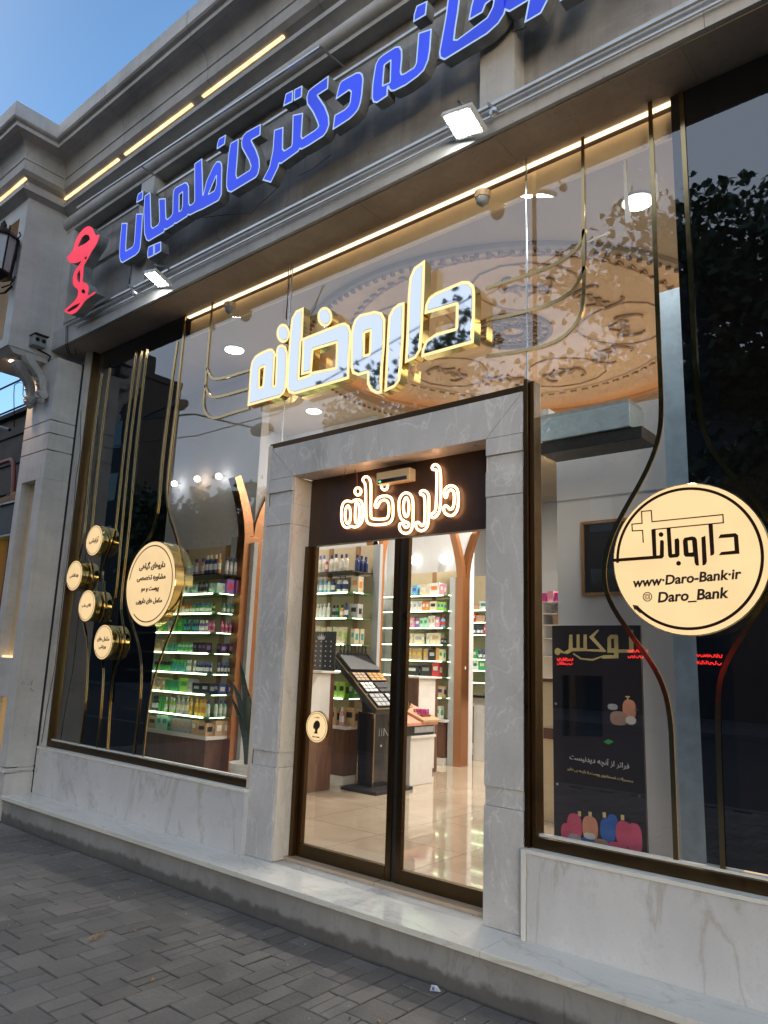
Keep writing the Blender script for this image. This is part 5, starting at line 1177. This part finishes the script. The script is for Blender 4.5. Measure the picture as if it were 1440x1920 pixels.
# pedestal boxes
def pedestal(lab, x1, y0, y1, zt):
    t_ = thing('display_pedestal', lab, 'pedestal', (x1-.2, (y0+y1)/2, .25))
    MB().box(x1-.32, x1, y0, y1, .25, zt-.025).build('body', 'walnut', t_, .003)
    MB().box(x1+.001, x1+.006, y0+.015, y1-.07, .95 if y0 < 6 else .3, zt-.03).build('front_panel', 'white_lacquer', t_)
    MB().box(x1-.35, x1+.04, y0-.03, y1+.03, zt-.024, zt).build('top', 'white_lacquer', t_, .003)
    return t_
pedestal('wood and white pedestal just inside the left door leaf', -5.68, 5.50, 5.97, 1.47)
pedestal('narrow white pedestal with wooden edges behind the makeup stands', -5.75, 7.55, 7.98, 1.42)
cdb = thing('tester_card', 'black display card with a silver crown and rows of silver dots', 'display card', (-5.5, 5.7, 1.47))
YC = 5.72; a0, a1 = P(578, 1186, YC), P(626, 1255, YC); t1 = P(580, 1184, YC)[2]
MB().box(a0[0], a1[0], YC, YC+.02, 1.475, t1).build('card', 'black', cdb, .006)
dd = MB(); wx = a1[0]-a0[0]; hz = t1-1.475
for r_ in range(6):
    for q in range(5): dd.lathe([(.0085, -.002), (.0085, 0)], (a0[0]+wx*(.14+.18*q), YC, 1.475+hz*(.12+.125*r_)), 10, 'y')
dd.build('dots', 'p_silver', cdb)
cx_ = (a0[0]+a1[0])/2; zc_ = t1-.075
plate([[(cx_-.06, zc_+.03), (cx_-.045, zc_-.01), (cx_+.045, zc_-.01), (cx_+.06, zc_+.03), (cx_+.032, zc_+.012), (cx_+.028, zc_+.045), (cx_+.012, zc_+.015), (cx_, zc_+.055), (cx_-.012, zc_+.015), (cx_-.028, zc_+.045), (cx_-.032, zc_+.012)]], YC-.002, YC, 'crown', 'p_silver', cdb)
# black makeup tester stand
ts = thing('tester_stand', 'black and gold makeup tester stand with a sloping tray', 'display stand', (-5.4, 6.35, .25))
MB().box(-5.62, -5.12, 6.07, 6.68, .251, .285).build('base_plate', 'black', ts, .006)
MB().box(-5.565, -5.34, 6.26, 6.57, .285, 1.04).build('column', 'black_gloss', ts, .003)
ge = MB()
for (x_, y_) in ((-5.567, 6.258), (-5.338, 6.258)): ge.box(x_-.006, x_+.006, y_-.006, y_+.006, .285, 1.045)
ge.box(-5.561, -5.344, 6.252, 6.263, 1.033, 1.045); ge.box(-5.344, -5.332, 6.264, 6.57, 1.033, 1.045); ge.build('gold_edge', 'led_valance' if 0 else 'strip_gold', ts)
MB().box(-5.339, -5.336, 6.34, 6.345, .80, .88).box(-5.339, -5.336, 6.38, 6.385, .80, .88).bar((-5.337, 6.42, .88), (-5.337, 6.49, .80), .004, .006).bar((-5.337, 6.42, .80), (-5.337, 6.42, .88), .004, .006).lathe([(.012, 0), (.012, .003)], (-5.339, 6.38, .70), 12, 'x').build('lettering', 'p_silver', ts)
A_ = Vector((-5.84, 6.10, 1.655)); Bf = Vector((-5.17, 6.10, 1.10)); dY = Vector((0, .55, 0)); sl = (Bf-A_).normalized(); nn = Vector((-sl.z, 0, sl.x)); nn = nn if nn.z > 0 else -nn
def tq(s, t_, h): return tuple(A_+(Bf-A_)*s+dY*t_+nn*h)
def tslab(s0, s1, t0, t1, h0, h1): return MB().add([tq(s0, t0, h0), tq(s1, t0, h0), tq(s1, t1, h0), tq(s0, t1, h0), tq(s0, t0, h1), tq(s1, t0, h1), tq(s1, t1, h1), tq(s0, t1, h1)], [(0, 3, 2, 1), (4, 5, 6, 7), (0, 1, 5, 4), (1, 2, 6, 5), (2, 3, 7, 6), (3, 0, 4, 7)])
MB().bar((-5.45, 6.4, 1.03), (-5.48, 6.4, 1.30), .2, .2).build('neck', 'black', ts)
tslab(0, 1, 0, 1, -.07, 0).build('tray', 'black', ts, .003)
e_ = tslab(0, 1, -.012, .012, -.004, .006); 
for a in (tslab(.985, 1.0, 0, 1, -.004, .006), tslab(0, 1, .988, 1.012, -.004, .006)): e_.add(a.v, a.f)
e_.build('gold_trim', 'strip_gold', ts)
tslab(.02, .34, .05, .95, .001, .04).build('brush_holder', 'pad_dark', ts)
for k in range(8):
    p = Vector(tq(.06, .08+.11*k, .04)); tag(MB().lathe([(.014, 0), (.014, .05), (.008, .055), (.010, .10), (.004, .12)], tuple(p), 10).build('makeup_bottle', 'p_black'), f'small black makeup bottle on top of the tester tray, {ORD[k]} from the left', 'bottle', 'makeup bottles on the tester tray')
for i, (s0, s1, t0, t1, m_, lab) in enumerate(((.37, .52, .05, .42, 'p_tan', 'tan sample card high on the tester tray'), (.37, .52, .48, .95, 'p_amber', 'amber tester palette high on the tray'), (.55, .72, .05, .42, 'p_white', 'white shade chart in the middle of the tester tray'),
                                     (.55, .72, .48, .95, 'p_black', 'black case in the middle of the tester tray'), (.75, .97, .05, .46, 'p_grey', 'grey eyeshadow palette low on the tester tray'), (.75, .97, .52, .95, 'p_silver', 'silver powder palette low on the tester tray'))):
    o = tslab(s0, s1, t0, t1, .001, .018).build('makeup_palette', 'black', None, .002); tag(o, lab, 'palette')
    for a in range(3):
        for b_ in range(3):
            ds_ = (s1-s0)/3; dt_ = (t1-t0)/3; tslab(s0+ds_*(a+.15), s0+ds_*(a+.85), t0+dt_*(b_+.12), t0+dt_*(b_+.88), .0182, .02).build('pan', m_, o)
tag(MB().lathe([(.05, -.002), (.05, 0)], (-5.6, 6.24, 1.2), 4).build('x', 'black'), 'x', 'x') if 0 else None
# white lipstick stand
ws = thing('lipstick_stand', 'white stand carrying a black tray of peach makeup displays', 'display stand', (-5.4, 7.0, .25))
MB().box(-5.56, -5.262, 6.80, 7.22, .251, .755).build('column', 'white_lacquer', ws, .004)
MB().box(-5.60, -5.24, 6.78, 7.25, .757, .785).build('top', 'white_lacquer', ws, .003)
MB().box(-5.66, -5.26, 6.66, 7.24, .787, .91).build('drawer_box', 'black', ws, .004); MB().box(-5.259, -5.255, 6.86, 7.22, .815, .88).build('name_plate', 'p_grey', ws)
pt = MB(); pt.add([(-5.9, 6.60, 1.16), (-5.24, 6.60, .925), (-5.24, 7.28, .925), (-5.9, 7.28, 1.16), (-5.9, 6.60, 1.13), (-5.24, 6.60, .895), (-5.24, 7.28, .895), (-5.9, 7.28, 1.13)], [(0, 1, 2, 3), (7, 6, 5, 4), (0, 4, 5, 1), (1, 5, 6, 2), (2, 6, 7, 3), (3, 7, 4, 0)]); pt.build('tilted_tray', 'soap_peach', ws)
MB().add([(-5.9, 6.98, 1.19), (-5.22, 6.98, .95), (-5.22, 7.30, .95), (-5.9, 7.30, 1.19), (-5.9, 6.98, 1.165), (-5.22, 6.98, .926), (-5.22, 7.30, .926), (-5.9, 7.30, 1.165)], [(0, 1, 2, 3), (7, 6, 5, 4), (0, 4, 5, 1), (1, 5, 6, 2), (2, 6, 7, 3), (3, 7, 4, 0)]).build('upper_tray', 'p_tan', ws)
for i, (x_, y_, m_) in enumerate(((-5.82, 6.75, 'p_black'), (-5.62, 7.10, 'p_black'), (-5.38, 7.14, 'p_magenta'))):
    z_ = 1.165-(x_+5.9)*.352+.0
    hd_ = thing('lipstick_holder', ['black lipstick holder at the top of the peach tray', 'black lipstick holder in the middle of the upper tray', 'dark pink lipstick holder at the front of the upper tray'][i], 'lipstick holder', (x_, y_, z_+.02))
    MB().box(x_-.08, x_+.08, y_-.08, y_+.08, z_-.03, z_+.02).build('block', 'red_paint' if i == 2 else 'soap_peach', hd_)
    for a in range(3):
        for b_ in range(4): MB().lathe([(.011, 0), (.011, .055), (.008, .06)], (x_-.055+.055*a, y_-.06+.04*b_, z_+.021), 8).build('lipstick', m_, hd_)
# wall lamps above the carton unit
for i, (u_, v_) in enumerate(((777, 1050), (833, 1048))):
    p = P(u_, v_, 8.86); t_ = thing('wall_lamp', ['round white globe lamp on the back wall, left of two', 'round white globe lamp on the back wall, right of two'][i], 'lamp', p, 'white globe lamps on the back wall')
    MB().lathe([(0, -.075), (.04, -.065), (.068, -.03), (.075, 0), (.068, .03), (.05, .05)], p, 20, 'y').build('globe', 'lamp_soft', t_, smooth=True); MB().lathe([(.05, .051), (.05, .056)], p, 16, 'y').build('wall_plate', 'white_lacquer', t_)
# partition wall, column, framed board, air curtain, poster
PY = 4.75
wx0 = P(1045, 1000, PY)[0]; zt_ = P(1130, 768, PY)[2]; cx0 = P(1243, 700, PY)[0]; cx1 = P(1327, 900, PY)[0]
struct(MB().box(wx0, cx0-.001, PY, PY+.10, .25, zt_).build('partition_wall', 'grey_wall'))
struct(MB().box(cx0, cx1, PY-.02, PY+.30, .25, P(1250, 548, PY)[2]).build('partition_column', 'column_blue'))
struct(MB().box(wx0, cx0-.001, PY-.004, PY-.001, P(1095, 936, PY)[2], P(1095, 934, PY)[2]+.002).build('wall_trim', 'grey_lacquer')) 
ob = thing('framed_board', 'black notice board in a light wooden frame on the grey wall', 'board', (-2, PY, 2))
a0, a1 = P(1089, 979, PY-.03), P(1100, 1117, PY-.03); x2_ = a0[0]+.42
MB().box(a0[0]+.02, x2_-.02, PY-.022, PY-.006, a1[2]+.02, a0[2]-.02).build('board', 'black', ob)
f_ = MB(); f_.box(a0[0], x2_, PY-.035, PY-.006, a0[2]-.02, a0[2]); f_.box(a0[0], x2_, PY-.035, PY-.006, a1[2], a1[2]+.02); f_.box(a0[0], a0[0]+.02, PY-.035, PY-.006, a1[2]+.021, a0[2]-.021); f_.box(x2_-.02, x2_, PY-.035, PY-.006, a1[2]+.021, a0[2]-.021)
f_.build('frame', 'oak', ob)
acu = thing('air_curtain', 'long metal air curtain unit right of the door head', 'air curtain', (-1.9, 4.0, 3.0))
a0, a1 = P(1012, 787, 3.98), P(1180, 762, 3.98)
MB().box(a0[0], a1[0], 3.98, 4.20, 2.96, a0[2]).build('housing', 'case_blue', acu, .006); MB().box(a0[0]-.01, a1[0]+.06, 4.0, 4.22, 2.885, 2.958).build('air_outlet', 'black', acu, .004)
MB().box(a0[0], a1[0]-.01, 3.99, 4.20, a0[2]+.002, a0[2]+.028).build('lid', 'p_grey', acu); MB().box(a0[0]+.0, a0[0]+.05, 4.0, 4.1, a0[2]+.03, a0[2]+.07).build('bracket', 'plaster_white', acu)
# room beyond, glimpsed between door pier and partition
sh = thing('white_bookshelf', 'white shelving with pink boxes glimpsed right of the door pier', 'shelf', (-3.4, 7.2, .25))
ys = 7.6; x0_, x1_ = P(1005, 1150, ys)[0], P(1060, 1150, ys)[0]
s = MB(); zs = [P(1030, v_, ys)[2] for v_ in (1128, 1150, 1171, 1196, 1230)]
for z_ in zs: s.box(x0_, x1_, ys, ys+.3, z_-.01, z_)
s.box(P(1016, 1150, ys)[0]-.01, P(1016, 1150, ys)[0]+.01, ys, ys+.3, .25, zs[0]-.011); s.box(x0_, x1_, ys+.3, ys+.32, .25, zs[0]); s.build('shelves', 'white_lacquer', sh)
for k in range(6): tag(MB().box(x0_+.05+.085*k, x0_+.12+.085*k, ys+.02, ys+.2, zs[0]+.001, zs[0]+.10+.02*(k % 2)).build('pink_box', 'p_pink' if k % 2 else 'p_magenta'), f'small pink box on the white shelving, {ORD[k]} from the left', 'box', 'pink boxes on the white shelving')
tag(MB().box(P(1033, 1180, ys)[0], P(1043, 1180, ys)[0], ys+.05, ys+.2, zs[2]+.001, zs[2]+.12).build('tan_box', 'p_tan'), 'tan box on the second white shelf', 'box')
cc_ = thing('cream_cabinet', 'cream cabinet with a wooden top in the room beyond', 'cabinet', (-3, 6.4, .25))
yc = 6.3; zt2 = P(1025, 1272, yc)[2]
MB().box(P(1000, 1300, yc)[0], P(1060, 1300, yc)[0], yc, yc+.5, .25, zt2-.03).build('body', 'cream', cc_, .004); MB().box(P(998, 1300, yc)[0], P(1062, 1300, yc)[0], yc-.02, yc+.52, zt2-.028, zt2).build('top', 'walnut', cc_)
MB().box(P(1020, 1380, yc)[0], P(1060, 1380, yc)[0], yc-.01, yc-.001, P(1025, 1385, yc)[2], P(1025, 1365, yc)[2]).build('drawer_gap', 'walnut', cc_)
fz = MB()
for k in range(40): fz.box(-4.6+.06*k, -4.57+.06*k, 9.9, 9.93, 4.1, 4.3)
struct(fz.build('frieze_moulding', 'bead_paint')); struct(MB().box(-4.8, XR, 9.94, 10.0, .25, 4.6).build('back_wall', 'cream'))
# poster panel behind the right window
pp = thing('poster_panel', 'tall dark poster stand with gold lettering and soap bottles, right window', 'poster', (-1.8, 3.95, .6))
Y0 = 3.95; pxl, pxr = -2.045, -1.527; pz0, pz1 = .56, 1.832
MB().box(pxl, pxr, Y0, Y0+.02, pz0, pz1).build('panel', 'poster_dark', pp, .002)
def Q7(p): return zc(p, 5.76, 1000, 1120, Y0-.002)
def pol(p, mat, name='print', y=Y0-.0005): plate([p], y-.0015, y, name, mat, pp)
pol([q for q in Q7([(293, 838), (745, 850), (745, 1505), (296, 1495)])], 'screen_black', 'screen')
for q in ([(1032, 352), (1078, 350), (1082, 598), (800, 598), (800, 562), (1035, 562)], [(600, 430), (690, 350), (712, 352), (650, 428), (790, 586), (765, 590), (540, 580), (542, 402), (575, 402), (578, 560), (725, 562)],
          [(388, 405), (420, 402), (424, 545), (466, 548), (468, 402), (498, 402), (500, 545), (540, 548), (540, 582), (420, 582), (370, 612), (300, 600), (290, 560), (330, 590), (380, 560)]): pol(Q7(q), 'poster_gold', 'lettering')
gx, gz, ph = sdf_grid([Q7([(800, 440), (830, 405), (900, 402), (915, 420), (920, 660), (740, 662), (740, 640), (872, 625), (872, 590), (800, 590)])], [Q7([(838, 450), (870, 442), (875, 550), (842, 550)])], .002, .01)
plate(contours(gx, gz, ph, 0), Y0-.0022, Y0-.0006, 'lettering', 'poster_gold', pp)
pol(Q7([(430, 600), (520, 655), (640, 665), (760, 625), (850, 622), (850, 632), (760, 640), (640, 685), (510, 672), (428, 615)]), 'poster_gold', 'swash')
pol(Q7(ell(262, 585, 32, 38, 20)), 'poster_gold', 'seal')
pol(Q7([(755, 1560), (810, 1532), (865, 1560), (810, 1590)]), 'p_green', 'green_mark')
def soap(cx, cz, w_, h_, mat):
    n_ = 22; pts = [(cx+w_/2*math.copysign(abs(math.cos(2*PI*k/n_))**.7, math.cos(2*PI*k/n_)), cz+h_/2*math.copysign(abs(math.sin(2*PI*k/n_))**.8, math.sin(2*PI*k/n_))) for k in range(n_)]
    return pts
def q8(u_, v_): p = P(960+u_/3, 1280+v_/3, Y0-.002); return p[0], p[2]
def blob(u_, v_, du, dv, mat, layer=0): x_, z_ = q8(u_, v_); x2, _z = q8(u_+du, v_); _x, z2 = q8(u_, v_+dv); plate([soap(x_, z_, 2*(x2-x_), 2*(z_-z2), mat)], Y0-.0015-.0012*layer, Y0-.0005-.0012*layer, 'print', mat, pp)
blob(660, 150, 38, 55, 'soap_peach', 1); blob(600, 200, 48, 40, 'soap_tan', 2); blob(566, 136, 28, 17, 'soap_grey', 1)
x_, z_ = q8(650, 82); pol([(x_-.012, z_+.006), (x_+.012, z_+.006), (x_+.012, z_), (x_+.004, z_), (x_+.004, z_-.022), (x_-.004, z_-.022), (x_-.004, z_), (x_-.012, z_)], 'poster_gold')
x_, z_ = q8(670, 212); fl = []
for k in range(24): a = 2*PI*k/24; r_ = .026+.006*(k % 2); fl.append((x_+r_*math.cos(a), z_+r_*.75*math.sin(a)))
plate([fl], Y0-.0065, Y0-.005, 'print', 'poster_white', pp)
for (u_, v_, du, dv, m_, ly) in ((310, 850, 34, 60, 'soap_pink', 1), (352, 810, 42, 75, 'soap_pink', 2), (440, 820, 44, 70, 'soap_peach', 2), (565, 790, 30, 50, 'soap_blue', 1), (540, 830, 44, 68, 'soap_blue', 2), (690, 880, 42, 90, 'soap_pink', 1), (630, 850, 46, 72, 'soap_pink', 2),
                                 (355, 885, 38, 34, 'soap_grey', 3), (430, 905, 40, 40, 'soap_blue', 4), (505, 915, 42, 36, 'soap_tan', 5), (597, 940, 58, 44, 'soap_pink', 6), (440, 862, 32, 18, 'poster_white', 7), (686, 993, 16, 10, 'soap_pink', 7), (735, 1010, 12, 8, 'soap_pink', 7)): blob(u_, v_, du, dv, m_, ly)
for (u_, v_) in ((380, 738), (440, 742), (520, 745), (622, 760)): x_, z_ = q8(u_, v_); plate([[(x_-.009, z_+.014), (x_+.009, z_+.014), (x_+.009, z_-.012), (x_-.009, z_-.012)]], Y0-.0035, Y0-.0025, 'print', 'poster_gold', pp)
x_, z_ = q8(487, 445); text('فراتر از آنچه دیدنیست', x_, Y0-.002, z_, .06, 'poster_white', pp, width=.335, rot=-.045)
x_, z_ = q8(490, 520); text('محصولات شستشوی پوست با رایحه بی نظیر', x_, Y0-.002, z_, .04, 'poster_gold', pp, width=.37, rot=-.06)
for u_, v_ in ((248, 118), (700, 152), (256, 570), (717, 637)): x_, z_ = q8(u_, v_); MB().lathe([(.007, -.006), (.007, 0)], (x_, Y0-.001, z_), 12, 'y').build('fixing_stud', 'steel', pp)
# dome cameras and small things on the ceiling
for u_, v_, lab in ((905, 370, 'grey dome camera under the ceiling right of the gold letters'), (432, 578, 'grey dome camera under the ceiling left of the gold letters')):
    p = PZ(u_, v_-8, 4.6); t_ = thing('dome_camera', lab, 'camera', p)
    MB().lathe([(.055, -.0), (.05, -.035), (.048, -.04)], p, 18).build('mount', 'p_tan', t_); MB().lathe([(.045, -.041), (.04, -.07), (.02, -.09), (0, -.095)], p, 18).build('dome', 'letter_side', t_, smooth=True)
for k, (u_, v_) in enumerate(((327, 907), (370, 898), (410, 893))):
    tt = P(u_, v_, 4.75); t_ = thing('spot_lamp', ['small spotlight before the left wall, left of three', 'warm small spotlight before the left wall, middle of three', 'small spotlight before the left wall, right of three'][k], 'spotlight', tt, 'small spotlights before the left wall')
    MB().lathe([(0, -.035), (.025, -.025), (.034, 0), (.025, .025), (0, .035)], tt, 16, 'y').build('bulb', 'warm_spot' if k == 1 else 'lamp_white', t_, smooth=True)
    MB().tube([(tt[0], tt[1]+.03, tt[2]), (tt[0], 4.83, tt[2]+.02)], .006, 6).build('stem', 'steel', t_)
# ============================================================ ACROSS THE STREET (seen in the glass)
def facade(name_, lab, x0, x1, y0, y1, h, mat, cols_, rows, steps=()):
    t_ = thing('street_building', lab, 'building', ((x0+x1)/2, y1, 0))
    MB().box(x0, x1, y0, y1, 0, h).build('wall', mat, t_)
    MB().box(x0-.1, x1+.1, y0, y1+.15, h+.002, h+.35).build('parapet', mat, t_)
    w_ = MB(); dx = (x1-x0)/cols_
    for i in range(cols_):
        for j_ in range(rows): w_.box(x0+dx*(i+.3), x0+dx*(i+.7), y1+.002, y1+.03, 3.8+j_*3.1, 5.4+j_*3.1)
    w_.build('windows', 'black_gloss', t_)
    for k, (a, b_, c_) in enumerate(steps): MB().box(a, b_, y0, y1-.1, h+.36, h+.36+c_).build('roof_room', mat, t_)
    return t_
facade('a', 'tall dark apartment block far left across the street', -70, -36.5, -16.5, -14, 17.0, 'facade_grey', 6, 4, ((-48, -39.5, 2.4),))
facade('b', 'low sandy building across the street on the left', -60, -21, -32, -20, 7.6, 'facade_sand', 5, 1)
facade('c', 'grey two-storey building straight across the street', -20.5, -6, -32, -20, 11.0, 'facade_grey', 6, 2)
facade('d', 'sandy shop building across the street on the right', -5.6, 12, -32, -20, 12.6, 'facade_sand', 7, 2)
def tree(lab, bx, by, crown, nleaf, seed, leaf=.09, trunk_top=4.2, bias=None):
    rr = random.Random(seed); t_ = thing('plane_tree', lab, 'tree', (bx, by, 0))
    tb = MB(); tb.tube([(bx, by, -.3), (bx+.05, by, 1.5), (bx-.05, by+.05, trunk_top)], [.2, .16, .12], 10)
    tips = []
    for (cx_, cy_, cz_, r_) in crown:
        for k in range(7):
            d_ = Vector((rr.gauss(0, 1), rr.gauss(0, 1), rr.gauss(0, 1))).normalized()*r_*rr.uniform(.4, .95)
            e_ = Vector((cx_, cy_, cz_))+d_; m_ = Vector((bx, by, trunk_top)).lerp(e_, .55)+Vector((rr.uniform(-.2, .2), rr.uniform(-.2, .2), rr.uniform(.0, .35)))
            pts = [Vector((bx-.05, by+.05, trunk_top-.3)), m_, e_]; tb.tube(pts, [.03, .012, .004], 5); tips.append((m_, e_))
    tb.build('trunk', 'bark', t_)
    lf = MB(); shape = [(0, 0), (.35, .12), (.62, -.02), (.55, .28), (.95, .42), (.52, .55), (.45, .85), (.0, 1.25), (-.45, .85), (-.52, .55), (-.95, .42), (-.55, .28), (-.62, -.02), (-.35, .12)]
    for k in range(nleaf):
        m_, e_ = tips[rr.randrange(len(tips))]; c_ = m_.lerp(e_, rr.uniform(.25, 1.08))+Vector((rr.gauss(0, .16), rr.gauss(0, .16), rr.gauss(0, .14)))
        s_ = leaf*rr.uniform(.6, 1.2); rot = Matrix.Rotation(rr.uniform(0, 6.3), 3, 'Z') @ Matrix.Rotation(rr.uniform(1.4, 2.9), 3, 'X') @ Matrix.Rotation(rr.uniform(-.6, .6), 3, 'Y')
        lf.add([c_+rot @ Vector((a*s_, b_*s_, 0)) for a, b_ in shape], [tuple(range(14))])
    lf.build('crown', 'leaf_green', t_); return t_
tree('leafy plane tree at the kerb, its leaves mirrored in the upper right glass', .4, -2.2, [(-3.6, -2.0, 7.3, .8), (-2.9, -2.3, 7.7, .7), (-4.7, -2.1, 6.7, .9), (-2.5, -2.3, 6.9, 1.0), (-1.5, -2.0, 7.2, 1.0), (-3.6, -2.6, 6.1, 1.1), (-2.2, -2.2, 5.9, 1.1), (-.8, -2.2, 6.4, 1.2), (-.6, -2.0, 7.9, 1.0), (-4.9, -2.6, 5.4, 1.0), (-3.4, -2.4, 4.9, 1.1), (-1.8, -2.6, 4.7, 1.1), (-.4, -2.4, 5.0, 1.1), (.9, -2.2, 7.0, 1.3), (-2.8, -2.8, 3.9, .9), (-1.1, -2.8, 3.7, .9), (-5.9, -2.6, 5.6, .7)], 21000, 4, .088)
tree('dark plane tree across the road, mirrored in the left window', -21.5, -7.0, [(-19.3, -6.6, 6.3, 1.3), (-21.3, -7, 6.4, 1.3), (-23.2, -6.8, 6.1, 1.2), (-17.4, -6.5, 5.8, 1.1), (-16.2, -6.6, 4.8, 1.0), (-20.3, -7, 5.0, 1.5), (-22.5, -7, 4.6, 1.4), (-18.2, -6.6, 4.6, 1.2), (-17.2, -6.8, 3.6, 1.1), (-19.6, -6.9, 3.5, 1.2)], 15000, 9, .13, 3.0)
tree('young plane tree whose leaves are mirrored above the door frame', -9.2, -2.2, [(-9.3, -2.1, 6.2, .55), (-8.4, -2.1, 6.3, .5), (-7.2, -2.0, 6.5, .6), (-6.5, -2.1, 6.7, .5), (-6.0, -2.0, 7.0, .5), (-6.3, -2.1, 5.8, .7), (-7.5, -2.1, 5.5, .6)], 2300, 12, .085, 3.6)
sl_ = thing('street_lamp', 'double-armed street lamp across the road mirrored in the left window', 'street lamp', (-24, -7.5, 0))
a = P(300, 735, 14.5); a = Vector((a[0], 7.5-14.5, a[2])); h0 = P(335, 760, 14.5); h0 = Vector((h0[0], -7.0, h0[2])); h1 = P(490, 806, 14.0); h1 = Vector((h1[0], -6.5, h1[2])); j0 = P(262, 786, 14.5); j0 = Vector((j0[0], -7.0, j0[2]))
MB().tube([(j0.x, j0.y, -.15), (j0.x, j0.y, 6), tuple(j0)], [.10, .08, .06], 10).build('post', 'iron', sl_)
MB().tube([j0, h0.lerp(j0, .4)+Vector((0, 0, .1)), h0], .04, 6).tube([j0, (j0+h1)/2+Vector((0, 0, .35)), h1], .035, 6).build('arm', 'iron', sl_)
for nme, h_ in (('lamp_head', h0), ('lamp_head', h1)):
    MB().lathe([(0, -.45), (.12, -.38), (.2, -.1), (.22, .15), (.15, .4), (0, .5)], tuple(h_), 12, 'x').build(nme, 'iron', sl_, smooth=True)
w0 = P(250, 830, 13.0); w1 = P(520, 775, 13.0)
tag(MB().tube([(w0[0]-3, -5.6, w0[2]+.2), (w0[0], -5.5, w0[2]), ((w0[0]+w1[0])/2, -5.5, (w0[2]+w1[2])/2-.2), (w1[0], -5.5, w1[2]), (w1[0]+9, -5.6, w1[2]+2)], .018, 5).build('overhead_cable', 'black'), 'sagging overhead cable across the street mirrored in the left window', 'cable')
# red neon shop signs across the street
def redsign(u_, v_, w_, h_, txt, lab, Y=26.0):
    p = P(u_, v_, Y); x_, y_, z_ = p[0], 7.5-Y, p[2]
    t_ = thing('red_sign', lab, 'sign', (x_, y_, z_)); MB().box(x_-w_/2, x_+w_/2, y_-.1, y_-.02, z_-h_/2, z_+h_/2).build('backing', 'black', t_)
    rr = random.Random(txt+3)
    for r_ in range(2):
        zc0 = z_+h_*(.2-.4*r_); xx = x_-w_*.42
        while xx < x_+w_*.40:
            wl = rr.uniform(.06, .14); MB().tube([(xx, y_, zc0+rr.uniform(0, .06)), (xx+wl*.3, y_, zc0-.05), (xx+wl*.8, y_, zc0-.04), (xx+wl, y_, zc0+rr.uniform(.0, .08))], .018, 6).build('neon_stroke', 'red_neon', t_); xx += wl+.03
    return t_
redsign(1330, 1236, .95, .6, 0, 'red neon sign across the street mirrored in the dark right glass')
redsign(1195, 1226, .8, .5, 1, 'red neon sign across the street mirrored at the poster edge')
redsign(1058, 1240, .7, .35, 2, 'red neon sign across the street mirrored low on the poster')
